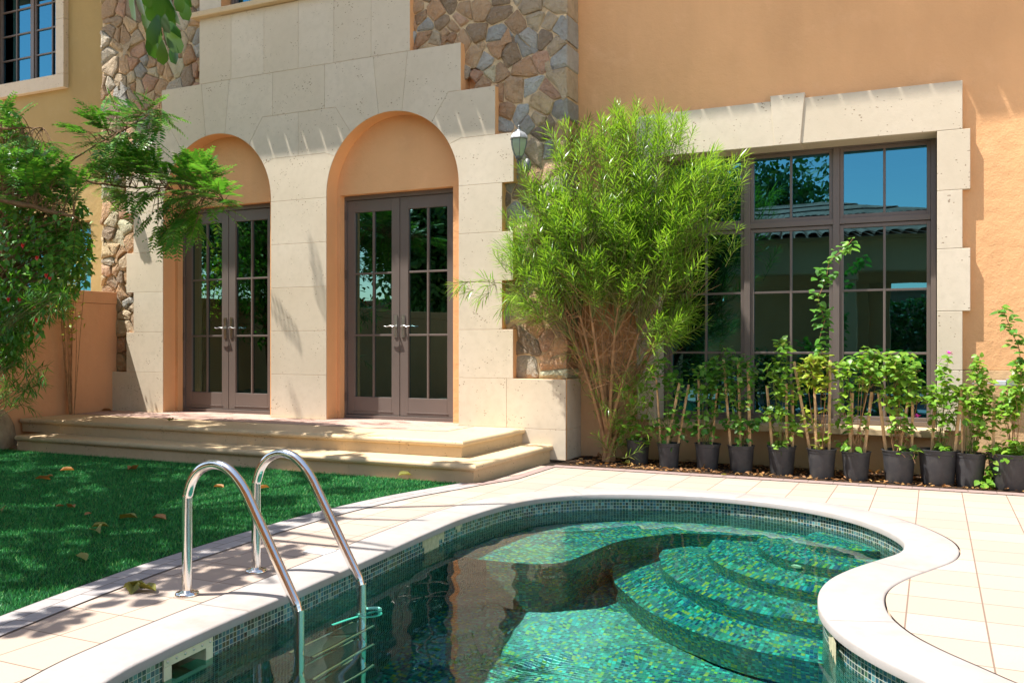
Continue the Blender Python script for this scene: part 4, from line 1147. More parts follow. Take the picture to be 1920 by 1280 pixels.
# --- potted bougainvilleas
Z3 = lambda x, y: (1150+x*.2577, 600+y*.2578)
Z4 = lambda x, y: (1520+x*.289, 560+y*.289)
YP = 8.17
pots = [
 dict(u=1197, r=.112, h=.235, st=[], bl=[(1192, 800, 34, 30, 40), (1198, 745, 30, 30, 26), (1185, 825, 34, 10, 18), (1215, 700, 20, 30, 12)], m='lf_bou', lab='potted leafy plant without stakes, in the black pot against the willowy shrub'),
 dict(u=1254, r=.105, h=.225, st=[(Z3(350, 890), Z3(318, 430)), (Z3(385, 900), Z3(487, 455)), (Z3(475, 900), Z3(553, 470))], bl=[(1243, 700, 24, 34, 34), (1264, 735, 18, 40, 30), (1285, 800, 14, 26, 14), (1255, 780, 20, 25, 8)], m='lf_bou_dark', fl=[((1228, 708), 'palepink'), ((1241, 706), 'palepink')], lab='potted bougainvillea with pale pink bracts and two stakes leaning outward'),
 dict(u=1326, r=.114, h=.235, st=[(Z3(620, 880), Z3(608, 430)), (Z3(710, 905), Z3(745, 480))], bl=[(1312, 712, 28, 34, 50), (1342, 690, 24, 26, 36), (1332, 745, 28, 34, 44), (1304, 790, 18, 26, 20), (1360, 720, 14, 30, 14)], m='lf_bou_dark', lab='dark green potted bougainvillea bushing around two short stakes, left of the three-stake pot'),
 dict(u=1390, r=.116, h=.235, st=[(Z3(855, 920), Z3(812, 285)), (Z3(930, 925), Z3(918, 285)), (Z3(995, 915), Z3(992, 300))], bl=[(1370, 656, 9, 7, 7), (1378, 700, 26, 34, 46), (1405, 695, 24, 32, 44), (1400, 745, 26, 26, 26), (1375, 790, 24, 14, 20), (1412, 795, 16, 12, 16)], m='lf_bou_dark', lab='potted bougainvillea tied to three tall upright stakes'),
 dict(u=1466, r=.120, h=.25, st=[(Z3(1160, 940), Z3(1120, 475)), (Z3(1265, 945), Z3(1262, 460)), (Z3(1310, 900), Z3(1308, 465))], bl=[(1468, 650, 15, 16, 24), (1462, 700, 26, 34, 50), (1480, 740, 26, 20, 30), (1455, 775, 30, 16, 34), (1462, 835, 11, 9, 12), (1490, 800, 12, 16, 12)], m='lf_bou', lab='potted bougainvillea with a leafy tuft at soil level and a pale top sprig'),
 dict(u=1541, r=.118, h=.25, st=[(Z3(1420, 950), Z3(1318, 300)), (Z3(1480, 960), Z3(1460, 270)), (Z4(120, 1000), Z4(130, 400))], bl=[(1515, 700, 18, 30, 40), (1545, 700, 22, 38, 48), (1532, 672, 16, 12, 16), (1512, 780, 10, 24, 12)], m='lf_bou_yellow', vine=[(1552, 690), (1536, 640), (1548, 600), (1535, 560), (1552, 520), (1556, 490), (1590, 462), (1602, 447)], lab='yellowing potted bougainvillea whose long shoot climbs up the window'),
 dict(u=1605, r=.116, h=.24, st=[(Z4(255, 1015), Z4(270, 610)), (Z4(345, 1015), Z4(398, 605))], bl=[(1600, 700, 36, 34, 74), (1628, 668, 18, 20, 28), (1640, 705, 18, 20, 28), (1583, 765, 16, 34, 24), (1582, 835, 9, 9, 8)], m='lf_bou', lab='potted bougainvillea with yellow-green leaves on the thick split stake at its left'),
 dict(u=1685, r=.130, h=.27, st=[(Z4(490, 1010), Z4(435, 610)), (Z4(570, 1025), Z4(632, 590)), (Z4(655, 1000), Z4(655, 600))], bl=[(1662, 685, 26, 26, 50), (1692, 692, 26, 34, 60), (1680, 745, 34, 26, 56), (1712, 735, 20, 26, 28), (1690, 800, 26, 16, 18), (1705, 848, 17, 10, 18)], m='lf_bou', fl=[((1719, 780), 'pink')], lab='bushiest potted bougainvillea between a V of two stakes, right of the centre pots'),
 dict(u=1758, r=.150, h=.285, st=[(Z4(780, 1000), Z4(795, 720)), (Z4(925, 1020), Z4(970, 580))], bl=[(1767, 690, 10, 30, 24), (1752, 740, 26, 22, 34), (1772, 755, 24, 46, 66), (1795, 735, 12, 26, 16), (1770, 842, 14, 8, 16)], m='lf_bou', fl=[((1776, 663), 'pink')], lab='large potted bougainvillea topped by one magenta flower'),
 dict(u=1818, r=.118, h=.27, st=[(Z4(980, 1000), Z4(968, 590)), (Z4(1050, 1050), Z4(1105, 730))], bl=[(1828, 690, 13, 26, 30), (1818, 745, 22, 30, 46), (1842, 780, 26, 40, 60), (1845, 722, 14, 20, 20)], m='lf_bou', lab='slim potted bougainvillea directly below the wall light'),
 dict(u=1895, r=.165, h=.285, st=[(Z4(1185, 980), Z4(1190, 620))], bl=[(1900, 745, 24, 22, 44), (1885, 770, 30, 20, 34), (1908, 700, 12, 30, 20), (1905, 845, 22, 20, 44), (1868, 850, 20, 20, 34), (1860, 885, 10, 18, 18), (1850, 912, 8, 6, 9), (1835, 905, 8, 6, 7)], m='lf_bou', vine=[(1905, 760), (1916, 690), (1910, 650), (1896, 620), (1884, 588), (1878, 575)], lab='widest potted bougainvillea, trailing over its rim and half cut off by the frame'),
]
pot_y = {1197: 8.263, 1254: 8.169, 1326: 8.179, 1390: 8.139, 1466: 8.125, 1541: 8.05, 1605: 8.05, 1685: 8.04, 1758: 8.05, 1818: 8.069, 1895: 8.02}
TB = T_leaf(.78, .05, .22)
for q in pots:
    rg = random.Random(q['u']); y = pot_y[q['u']]+q['r']*.95; b = onY(q['u'], 800, y); cx = b.x
    rt = empty('potted_plant', q['lab'], 'potted plant', (cx, y, .003), 'potted plants lined up under the window')
    rt.rotation_euler = (rg.uniform(-.02, .02), rg.uniform(-.02, .02), 0)
    rr_, h = q['r'], q['h']
    g = G(); g.lathe([(rr_*.80, 0), (rr_*.82, .01), (rr_*.97, h*.86), (rr_*1.0, h*.87), (rr_*1.0, h*.885), (rr_*1.02, h*.97), (rr_*1.07, h*.975), (rr_*1.07, h), (rr_*1.0, h), (rr_*.96, h-.03), (rr_*.9, h-.035)], (0, 0, 0), 36)
    o = g.build('pot', MAT['plastic'], smooth=True); o.parent = rt
    g = G(); g.lathe([(rr_*.95, h-.05), (rr_*.95, h-.032), (rr_*.5, h-.022), (.01, h-.018)], (0, 0, 0), 24); o = g.build('soil', MAT['soil']); o.parent = rt
    top = Vector((cx, y, h-.03)); yy = y
    def loc(p): return p-Vector((cx, y, .003))
    for (a, c) in q['st']:
        A = onY(a[0], a[1], yy+rg.uniform(-.03, .03)); Cc = onY(c[0], c[1], yy+rg.uniform(-.05, .05))
        A.x = max(cx-rr_*.8, min(cx+rr_*.8, A.x)); A.z = h-.06
        g = G(); d = (Cc-A); d.normalize(); ang = Vector((0, 0, 1)).rotation_difference(d).to_matrix().to_4x4()
        mm = Matrix.Translation(loc(A)) @ ang @ Matrix.Rotation(rg.uniform(0, 1.5), 4, 'Z'); L = (Cc-A).length
        w1 = rg.uniform(.0085, .0125); g.box(-w1, w1, -w1*.8, w1*.8, 0, L, mm); o = g.build('stake', MAT['wood'], bevel=.002); o.parent = rt
    gs = G(); pl = Pl()
    for (bu, bv, ru, rv, cnt) in q['bl']+[(q['u'], 795, 20, 52, 16)]:
        c0 = onY(bu, bv, yy)
        ns = max(1, cnt//14)
        for k in range(ns):
            e = onY(bu+rg.uniform(-1, 1)*ru*.8, bv+rg.uniform(-1, 1)*rv*.8, yy+rg.uniform(-.13, .12))
            if bv > 835 and bv < 900 and abs(bu-q['u']) < 26: src = top+Vector((0, 0, .0))
            else: src = top+Vector((rg.uniform(-.04, .04), rg.uniform(-.04, .04), 0))
            mid = src.lerp(e, .5)+Vector((rg.uniform(-.05, .05), rg.uniform(-.04, .04), .05)); Pp = bez(src, mid, e, 7)
            gs.tube([loc(p) for p in Pp], [.0034-.0003*i for i in range(8)], 5, False)
        for k in range(int(cnt*2.3)):
            r = math.sqrt(rg.random()); a = rg.uniform(0, 2*PI)
            p = onY(bu+ru*r*math.cos(a), bv+rv*r*math.sin(a), yy+rg.gauss(0, .07)-.02)
            if p.z < .03: p.z = .03+rg.random()*.03
            d = Vector((rg.uniform(-1, 1), rg.uniform(-1, .4), rg.uniform(-.5, .35))).normalized()
            nrm = Vector((rg.uniform(-.5, .5), rg.uniform(-.7, .2), 1))
            pl.add(loc(p), d, nrm, rg.uniform(.038, .074))
            if rg.random() < .3: gs.tube([loc(p), loc(p)-d*.03-Vector((0, 0, .03))], .0014, 3, False)
    vl = Pl()
    if 'vine' in q:
        V3 = [onY(u, v, yy+.05) for u, v in q['vine']]
        gs.tube([loc(top)]+[loc(p) for p in V3], [.005]+[.004-.0003*i for i in range(len(V3))], 5, False)
        for i in range(len(V3)-1):
            L = (V3[i+1]-V3[i]).length; kk = int(L/.012)+4
            for k in range(kk):
                p = V3[i].lerp(V3[i+1], rg.random())+Vector((rg.gauss(0, .035), rg.gauss(0, .03), rg.gauss(0, .015)))
                vl.add(loc(p), (rg.uniform(-1, 1), rg.uniform(-1, .2), rg.uniform(-.6, .3)), (rg.uniform(-.4, .4), -.5, 1), rg.uniform(.045, .08))
        vl.build('climbing_shoot_leaves', MAT['lf_bou_dark'], TB, rt)
    o = gs.build('stems', MAT['twig'] if q['m'] == 'lf_bou_yellow' or q['u'] % 2 else MAT['greenstem'], smooth=True); o.parent = rt
    pl.build('foliage', MAT[q['m']], TB, rt)
    for (pt, mt) in q.get('fl', []):
        c0 = loc(onY(pt[0], pt[1], yy-.08)); fp = Pl()
        for k in range(10):
            a = k*2.4; fp.add(c0, (math.cos(a), math.sin(a)*.8-.3, rg.uniform(-.1, .9)), (0, 0, 1), .032)
        fp.build('flower', MAT[mt], T_leaf(.8, .05, .1), rt)

# --- feathery tree on the left
rg = random.Random(5)
ft = empty('feathery_tree', 'feathery-leaved tree whose long branches reach in front of the far pier and left arch', 'tree', (-9.0, 5.2, 0))
gs = G(); pl = Pl()
trunk = [Vector((-9.0, 5.2, 0)), Vector((-8.98, 5.25, .9)), Vector((-9.05, 5.4, 1.8)), Vector((-8.95, 5.6, 2.4))]
gs.tube(trunk, [.10, .085, .07, .06], 12)
def frond(p, d, L, pls, gg, nl=10, ls=.088):
    """pinnate leaf"""
    d = d.normalized(); side = d.cross(UP).normalized()
    if side.length < .1: side = Vector((1, 0, 0))
    up = side.cross(d).normalized(); P = []
    for k in range(nl+1):
        t = k/nl; P.append(p+d*L*t-UP*(.16*L*t*t))
    gg.tube(P[::3], .0016, 3, False)
    for k in range(1, nl+1):
        t = k/nl; s_ = ls*(1-.5*abs(t-.45))*(1.0 if t < .9 else .7)
        for sg in (1, -1):
            dl = side*sg+d*.45+UP*rg.uniform(-.18, .05); pls.add(P[k], dl, up+side*rg.uniform(-.2, .2), s_*rg.uniform(.85, 1.1))
def branch(pts, r0, r1, npf, spread=.22, L=(.20, .34)):
    P = []
    for i in range(len(pts)-1):
        for j in range(6): P.append(pts[i].lerp(pts[i+1], j/6)+Vector((rg.gauss(0, .006), rg.gauss(0, .006), rg.gauss(0, .006))))
    P.append(pts[-1]); n_ = len(P)
    gs.tube(P, [r0+(r1-r0)*i/(n_-1) for i in range(n_)], 7)
    return P
def cloud(cu, cv, ru, rv, y0, y1, cnt, att=None, L=(.24, .38)):
    for k in range(int(cnt*1.15)):
        r = math.sqrt(rg.random()); a = rg.uniform(0, 2*PI); p = onY(cu+ru*r*math.cos(a), cv+rv*r*math.sin(a), rg.uniform(y0, y1))
        d = Vector((rg.uniform(-1, 1), rg.uniform(-1, .3), rg.uniform(-.4, .15)))
        if att is not None:
            q = min(att, key=lambda z: (z-p).length); d = (p-q).normalized()*.8+d*.5
            if (p-q).length > .08: gs.tube(bez(q, (p+q)/2+Vector((0, 0, .06)), p, 4), [.005, .004, .0035, .003, .002], 4, False)
        frond(p, d, rg.uniform(*L), pl, gs)
        if rg.random() < .6: frond(p, d+Vector((rg.uniform(-.8, .8), rg.uniform(-.6, .6), rg.uniform(-.2, .3))), rg.uniform(*L)*.9, pl, gs)
T3 = trunk[-1]
b1 = branch([trunk[2], onY(-60, 360, 5.9), onY(20, 378, 6.0), onY(110, 400, 6.2), onY(140, 408, 6.3)], .045, .012, 0)
b2 = branch([b1[10], onY(95, 350, 6.4), onY(160, 340, 6.6), onY(230, 350, 6.8), onY(310, 352, 6.9), onY(420, 380, 6.9)], .022, .004, 0)
b3 = branch([b2[6], onY(120, 310, 6.5), onY(185, 268, 6.7), onY(250, 235, 6.8), onY(300, 200, 6.9)], .014, .004, 0)
b4 = branch([T3, onY(-80, 260, 5.8), onY(0, 240, 6.2), onY(80, 240, 6.4)], .03, .005, 0)
b5 = branch([T3, Vector((-8.9, 5.2, 3.4)), Vector((-8.4, 4.8, 4.6)), Vector((-8.0, 5.2, 5.3))], .06, .02, 0)
cloud(330, 345, 80, 32, 6.5, 7.1, 62, b2); cloud(235, 330, 50, 45, 6.5, 7.1, 44, b2); cloud(395, 375, 50, 16, 6.7, 7.0, 24, b2)
cloud(245, 235, 55, 32, 6.5, 7.0, 32, b3); cloud(292, 208, 14, 24, 6.7, 7.0, 8, b3); cloud(200, 262, 48, 38, 6.4, 6.9, 26, b3)
cloud(340, 410, 60, 20, 6.7, 7.0, 22, b2)
cloud(45, 285, 60, 35, 6.0, 6.6, 40, b4); cloud(20, 225, 28, 16, 6.0, 6.4, 9, b4); cloud(95, 350, 70, 38, 6.1, 6.7, 50, b1); cloud(30, 345, 50, 40, 5.9, 6.4, 34, b1)
cloud(120, 430, 50, 30, 6.3, 6.8, 14, b1)
# higher crown outside the picture
for k in range(300):
    p = Vector((-9.2+rg.gauss(0, 1.0), 5.6+rg.gauss(0, .8), 5.6+rg.gauss(0, .45)))
    if p.x > -6.9 or p.z < 4.95: continue
    d = -S_*p.x+C_*p.y
    if CY-F*(p.z-H)/d > -60: continue
    frond(p, Vector((rg.uniform(-1, 1), rg.uniform(-1, 1), rg.uniform(-.3, .3))), .34, pl, gs, 8, .08)
setp(gs.build('trunk', MAT['bark'], smooth=True), ft); setp(pl.build('crown', MAT['lf_feather'], T_leaf(.33, .02, .12), None), ft)

# --- broad-leaved tree shading the lawn
rg = random.Random(15)
bt = empty('broadleaf_tree', 'large-leaved tree overhead, its lowest leaf cluster hanging in front of the far pier', 'tree', (-6.9, 3.3, 0))
gs = G(); pl = Pl()
tr = [Vector((-6.9, 3.3, 0)), Vector((-6.85, 3.3, 1.2)), Vector((-6.8, 3.35, 2.6)), Vector((-6.7, 3.4, 4.2))]
gs.tube(tr, [.15, .13, .115, .10], 14)
def rosette(c, nl, ls, dn=-.25):
    for k in range(nl):
        a = k*2.4+rg.uniform(-.2, .2); d = Vector((math.cos(a), math.sin(a), dn+rg.uniform(-.35, .35)))
        pl.add(c+d*.02, d, (rg.uniform(-.3, .3), rg.uniform(-.3, .3), 1), ls*rg.uniform(.75, 1.15))
def vis(p, mg=40):
    d = -S_*p.x+C_*p.y
    if d < .3: return False
    u = CX+F*(C_*p.x+S_*p.y)/d; v = CY-F*(p.z-H)/d
    return -mg < u < 1920+mg and -mg < v < 1280+mg
ends = []
for k in range(34):
    a = rg.uniform(0, 2*PI); r = rg.uniform(.8, 3.0); e = Vector((-7.4+r*1.15*math.cos(a), 3.8+r*.85*math.sin(a), 4.75+rg.uniform(-.1, .9)))
    if vis(e, 140): e.z += .9
    ends.append(e); gs.tube(bez(tr[3], (tr[3]+e)/2+Vector((0, 0, .5)), e, 8), [.05-.0045*i for i in range(9)], 6, False)
cnt = 0
while cnt < 310:
    c = Vector((-7.35+rg.uniform(-3.2, 3.1), 3.9+rg.uniform(-2.3, 2.4), 4.4+rg.uniform(0, 1.5)))
    if ((c.x+7.35)/3.4)**2+((c.y-3.9)/2.5)**2 > 1: continue
    if vis(c, 170): continue
    if c.x+.4*c.z > -3.55 or (c.x+.4*c.z > -5.0 and c.y+.24*c.z > 4.5 and rg.random() < .85): cnt += 1; continue
    cnt += 1; rosette(c, 12, .21)
    e = min(ends, key=lambda q: (q-c).length)
    if (e-c).length < 1.2: gs.tube([e, c], .006, 4, False)
# low limb towards the pool carrying the hanging cluster and the shade at the ladder
hc = onY(305, 10, 3.5)
limb = bez(tr[2]+Vector((0, 0, .6)), Vector((-5.3, 3.2, 4.1)), hc+Vector((0, 0, .35)), 12); gs.tube(limb, [.05-.0032*i for i in range(13)], 8, False)
def hang(u, v, y, L, tilt, wob=.15):
    p = onY(u, v, y); d = Vector((tilt, rg.uniform(-.25, .25), -1)); pl.add(p-d.normalized()*L, d, (rg.uniform(-.6, .6), -1, rg.uniform(0, .6)), L)
for (u, v, tl) in [(245, 38, -.15), (262, 30, -.1), (285, 42, 0), (300, 30, .05), (318, 40, .12), (335, 22, .15), (345, 30, .25), (276, 15, -.1), (352, 15, .3),
                   (283, 82, -.08), (295, 98, 0), (303, 120, .03), (292, 70, -.02), (312, 88, .1), (322, 118, .12), (330, 78, .5), (335, 95, .8), (298, 60, .02), (310, 62, .2), (268, 52, -.12), (240, 20, -.3), (320, 58, .15), (288, 110, -.05), (350, 35, .5), (275, 66, -.05), (306, 40, 0), (330, 48, .1)]:
    hang(u, v, rg.uniform(3.4, 3.65), rg.uniform(.13, .17), tl)
gs.tube([hc+Vector((0, 0, .35)), hc, onY(305, 60, 3.5), onY(312, 85, 3.5)], [.008, .006, .004, .003], 5, False)
for k in range(46):
    c = Vector((rg.uniform(-5.6, -4.2), rg.uniform(1.6, 3.4), rg.uniform(3.3, 4.6)))
    if vis(c, 150) or c.x+.4*c.z > -2.95-.35*rg.random(): continue
    rosette(c, 8, .18); j = min(limb, key=lambda q: (q-c).length); gs.tube(bez(j, (j+c)/2+Vector((0, 0, .1)), c, 4), .005, 4, False)
setp(gs.build('trunk', MAT['bark'], smooth=True), bt); setp(pl.build('crown', MAT['lf_broad'], T_leaf(.50, .03, .16, 'obov'), None), bt)

# --- flowering bush on the left
rg = random.Random(31)
fbh = empty('flowering_bush', 'dense dark green bush with small red flowers spilling over the garden wall', 'bush', (-9.2, 6.3, 0))
gs = G(); pl = Pl(); hub = Vector((-9.2, 6.3, .3)); gs.tube([Vector((-9.2, 6.3, 0)), hub, Vector((-9.25, 6.4, 1.4)), Vector((-9.1, 6.5, 2.1))], [.04, .035, .025, .012], 8)
def bcloud(cu, cv, ru, rv, y0, y1, cnt, l=(.06, .10)):
    for k in range(cnt):
        r = math.sqrt(rg.random()); a = rg.uniform(0, 2*PI); p = onY(cu+ru*r*math.cos(a), cv+rv*r*math.sin(a), rg.uniform(y0, y1))
        if p.x < -9.5 and p.z < 1.85: p.x = -9.5
        if k % 9 == 0: gs.tube(bez(Vector((-9.2, 6.4, min(2, max(.4, p.z-.4)))), Vector((-9.1, 6.5, p.z)), p, 4), .004, 4, False)
        pl.add(p, (rg.uniform(-1, 1), rg.uniform(-1, .5), rg.uniform(-1, .15)), (rg.uniform(-.6, .6), rg.uniform(-.8, .2), 1), rg.uniform(*l))
bcloud(25, 330, 60, 90, 6.3, 6.9, 700); bcloud(90, 400, 80, 40, 6.5, 7.0, 420); bcloud(15, 235, 30, 30, 6.3, 6.7, 120); bcloud(40, 500, 95, 75, 6.0, 7.0, 1500); bcloud(110, 500, 62, 62, 6.4, 7.2, 620); bcloud(50, 430, 100, 40, 6.0, 7.0, 520); bcloud(30, 590, 55, 60, 6.0, 6.7, 560); bcloud(150, 470, 26, 40, 6.7, 7.3, 130); bcloud(15, 650, 30, 40, 6.0, 6.4, 200)
setp(gs.build('stems', MAT['bark'], smooth=True), fbh); setp(pl.build('foliage', MAT['lf_bush'], T_leaf(.55, .05, .2), None), fbh)
for (u, v) in ((71, 484), (88, 517), (95, 523), (38, 563), (17, 562), (167, 468), (44, 461), (70, 600)):
    fp = Pl(); c0 = onY(u, v, 5.98 if u < 150 else 6.7)
    for k in range(7):
        a = k*2.4; fp.add(c0, (math.cos(a), -.5+.3*math.sin(a*2), math.sin(a)), (0, -1, .3), .03)
    setp(fp.build('flower', MAT['red'], T_leaf(.7, .03, .1), None), fbh)
# yellow-green climber right of it
yc = empty('climbing_plant', 'sparse yellow-green climber in front of the dark far window', 'climber', (-9.45, 7.4, 0))
gs = G(); pl = Pl(); rg = random.Random(77)
for k in range(16):
    a = onY(rg.uniform(120, 190), 560, 7.6); a.z = 0; a.x = -9.42; e = onY(rg.uniform(95, 190), rg.uniform(375, 520), rg.uniform(7.3, 7.9)); m = (a+e)/2+Vector((rg.uniform(-.2, .2), 0, .5)); P = bez(a, m, e, 10)
    gs.tube(P, [.006-.0004*i for i in range(11)], 5, False)
    for i in range(26):
        t = rg.uniform(.45, 1)*10; j = min(9, int(t)); p = P[j].lerp(P[j+1], t-j)+Vector((rg.gauss(0, .06), rg.gauss(0, .05), rg.gauss(0, .04)))
        pl.add(p, (rg.uniform(-1, 1), rg.uniform(-1, .3), rg.uniform(-.6, .4)), (rg.uniform(-.4, .4), -.4, 1), rg.uniform(.04, .075))
setp(gs.build('stems', MAT['twig'], smooth=True), yc); setp(pl.build('foliage', MAT['lf_bou_yellow'], T_leaf(.6, .04, .2), None), yc)
# narrow-leaved plant low left
ol = empty('oleander', 'drooping narrow-leaved oleander in front of the terracotta garden wall', 'shrub', (-8.9, 5.9, 0))
gs = G(); pl = Pl(); rg = random.Random(41)
for k in range(120):
    u, v = rg.choice(((20, 610), (55, 590), (80, 560), (45, 660), (10, 690), (60, 710), (20, 740), (95, 580), (30, 640), (105, 565), (5, 620), (15, 760))); y = rg.uniform(5.9, 6.4); e = onY(u+rg.uniform(-22, 22), v+rg.uniform(-22, 22), y)
    s0 = Vector((-8.95, 5.95, max(.15, e.z-.3))); 
    if k % 3 == 0: gs.tube(bez(Vector((-8.9, 5.9, 0)), s0, e, 6), .004, 4, False)
    d = Vector((rg.uniform(-.3, 1), rg.uniform(-.4, .4), rg.uniform(-.5, .5))).normalized()
    shoot(e, d, .16, 13, .125, pl, gg=gs)
setp(gs.build('stems', MAT['greenstem'], smooth=True), ol); setp(pl.build('foliage', MAT['lf_bush'], T_leaf(.10, 0, .15, 'narrow'), None), ol)

# ============================================================ FALLEN LEAVES
TF, TFo = T_leaf(.55, .20, .16, 'obov')
def fallen(u, v, L, mat, label, z=.022, rot=None, flip=0):
    p = onZ(u, v, z); a = rot if rot is not None else R.uniform(0, 2*PI); fp = Pl()
    o = leaves('fallen_leaf', MAT[mat], [(0, 0, 0)], [(math.cos(a), math.sin(a), R.uniform(.0, .18))], [(R.uniform(-.35, .35), R.uniform(-.35, .35), 1)], [L], (TF, TFo))
    o.location = p; tag(o, label, 'leaf', 'fallen leaves'); return o
for a in [(240, 880, .17, 'lf_dry', 'large curled brown leaf on the lawn below the steps'),
          (258, 970, .13, 'lf_yellow', 'green half of the leaf pair lying mid-lawn left of the ladder'),
          (285, 970, .10, 'lf_dry', 'brown half of the leaf pair lying mid-lawn left of the ladder'),
          (188, 1000, .14, 'lf_yellow', 'olive leaf on the lawn, lower one of an overlapping pair'),
          (205, 986, .10, 'lf_yellow', 'olive leaf on the lawn, upper one of an overlapping pair'),
          (142, 1041, .10, 'lf_yellow', 'small pale leaf nearest the front of the lawn'),
          (65, 897, .12, 'lf_dry', 'brown leaf on the lawn near the left edge of the photo'),
          (112, 882, .12, 'lf_dry', 'dull leaf on the lawn between two brown ones'),
          (100, 892, .07, 'lf_dry', 'tiny brown fragment beside the far-left brown leaf'),
          (505, 913, .12, 'lf_dry', 'dark leaf on the lawn seen between the two ladder rails'),
          (140, 951, .10, 'lf_dry', 'brownish leaf on the lawn beside a small brown bit'),
          (104, 950, .06, 'lf_dry', 'small brown bit mid-lawn'),
          (172, 962, .05, 'lf_dry', 'small reddish scrap left of the leaf pair'),
          (4, 959, .12, 'lf_yellow', 'yellow-green leaf cut by the left edge of the photo'),
          (400, 912, .09, 'lf_dry', 'faint brown leaf on the lawn behind the nearer rail')]:
    fallen(*a)
for a in [(250, 1096, .13, 'lf_yellow', 'left of two yellow-green leaves on the grey border pavers', .008),
          (276, 1097, .11, 'lf_yellow', 'right of two yellow-green leaves on the grey border pavers', .008),
          (293, 1108, .12, 'lf_yellow', 'yellow-green leaf on the beige pavers next to the handrail foot', .008),
          (772, 890, .12, 'lf_yellow', 'yellow leaf at the foot of the lower step', .03),
          (1182, 871, .14, 'lf_yellow', 'yellow-green leaf on the paving before the first pot', .012),
          (1352, 890, .06, 'lf_yellow', 'small yellow leaf on the mauve pavers before the pots', .012)]:
    fallen(*a)
for a in [(190, 769, .12, 'lf_dry', 'dark leaf on the terrace against the garden wall', .315), (225, 767, .14, 'lf_yellow', 'green leaf on the terrace at the base of the far pier', .315),
          (325, 787, .13, 'lf_yellow', 'curled leaf on the red pavers before the left door', .315), (103, 806, .12, 'lf_dry', 'sunlit brown leaf on the lower step', .17), (112, 770, .08, 'lf_dry', 'dark scrap on the terrace edge by the garden wall', .315)]:
    fallen(*a)
# litter in the bed
k = 1500
P = np.stack([N.uniform(-3.2, 1.4, k), N.uniform(7.98, 8.7, k), N.uniform(.004, .02, k)], 1); D = N.normal(0, 1, (k, 3)); D[:, 2] *= .25
tag(leaves('leaf_litter', MAT['lf_dry'], P, D, N.normal(0, .3, (k, 3))+np.array([0, 0, 1]), N.uniform(.015, .06, k), T_leaf(.5, .08, .1)), 'dry brown leaf litter on the soil between the pots', 'leaf litter', kind='stuff')

# ============================================================ BEHIND THE CAMERA (seen in the glass)
rg = random.Random(3)
pv = empty('garden_pavilion', 'tile-roofed garden pavilion mirrored in the large window', 'pavilion', (-2, -2.5, 0))
def pvp(o): o.parent = pv; o.matrix_parent_inverse = Matrix.Translation((2, 2.5, 0)); return o
g = G(); g.box(-5.2, 2.2, -.9, -.5, 2.55, 3.15); g.box(-5.3, 2.3, -.96, -.44, 3.15, 3.25); g.box(-5.2, 2.2, -4.6, -4.2, 2.55, 3.2); g.box(-5.2, 2.2, -4.2, -.9, 3.1, 3.2); pvp(g.build('beam', MAT['stucco'], bevel=.01))
for x in (-5.0, -1.55, 1.9):
    for y in (-.7, -4.4):
        g = G(); g.box(x-.18, x+.18, y-.18, y+.18, 0, 2.55); g.box(x-.22, x+.22, y-.22, y+.22, 0, .3); g.box(x-.22, x+.22, y-.22, y+.22, 2.4, 2.548); pvp(g.build('column', MAT['stucco'], bevel=.01))
g = G()
def slope(A, Bv, nrow):
    # barrel tiles between an eave line A0-A1 and ridge line B0-B1
    (A0, A1), (B0, B1) = A, Bv; L = (A1-A0).length; k_ = int(L/.24)
    g.face([g.add([A0])+0, g.add([A1]), g.add([B1]), g.add([B0])])
    nrm = (A1-A0).cross(B0-A0).normalized(); 
    if nrm.z < 0: nrm = -nrm
    for i in range(k_):
        for rj in range(nrow):
            t0 = rj/nrow; t1 = (rj+1.12)/nrow; s0 = (i+.5)/k_
            a = A0.lerp(A1, s0).lerp(B0.lerp(B1, s0), t0); b = A0.lerp(A1, s0).lerp(B0.lerp(B1, s0), min(1, t1))
            tx = (A1-A0).normalized()
            P = [g.add([c+tx*(.105*math.cos(q))+nrm*(.075*math.sin(q)+lift) for q in [PI*m_/5 for m_ in range(6)]]) for c, lift in ((a, .03), (b, .0))]
            for m_ in range(5): g.face((P[0]+m_, P[0]+m_+1, P[1]+m_+1, P[1]+m_))
V_ = Vector
slope((V_((-5.6, -.2, 3.2)), V_((2.6, -.2, 3.2))), (V_((-3.3, -2.55, 4.15)), V_((-2.3, -2.55, 4.15))), 6)
slope((V_((2.6, -4.9, 3.2)), V_((-5.6, -4.9, 3.2))), (V_((-2.3, -2.55, 4.15)), V_((-3.3, -2.55, 4.15))), 6)
slope((V_((2.6, -.2, 3.2)), V_((2.6, -4.9, 3.2))), (V_((-2.3, -2.55, 4.15)), V_((-2.3, -2.551, 4.15))), 6)
slope((V_((-5.6, -4.9, 3.2)), V_((-5.6, -.2, 3.2))), (V_((-3.3, -2.551, 4.15)), V_((-3.3, -2.55, 4.15))), 6)
pvp(g.build('tiled_roof', MAT['roof'], smooth=False))
g = G(); g.box(-5.1, -.9, -4.5, -4.3, 0, 2.55); pvp(g.build('rear_wall', MAT['stucco']))
bw = G(); bw.box(-32, 9, -8.2, -8.0, 0, 2.5); bw.box(-32, 9, -8.23, -7.97, 2.5, 2.6); tag(bw.build('boundary_wall', MAT['stucco_garden']), 'terracotta boundary wall behind the clipped hedge, mirrored in the glass', 'wall')
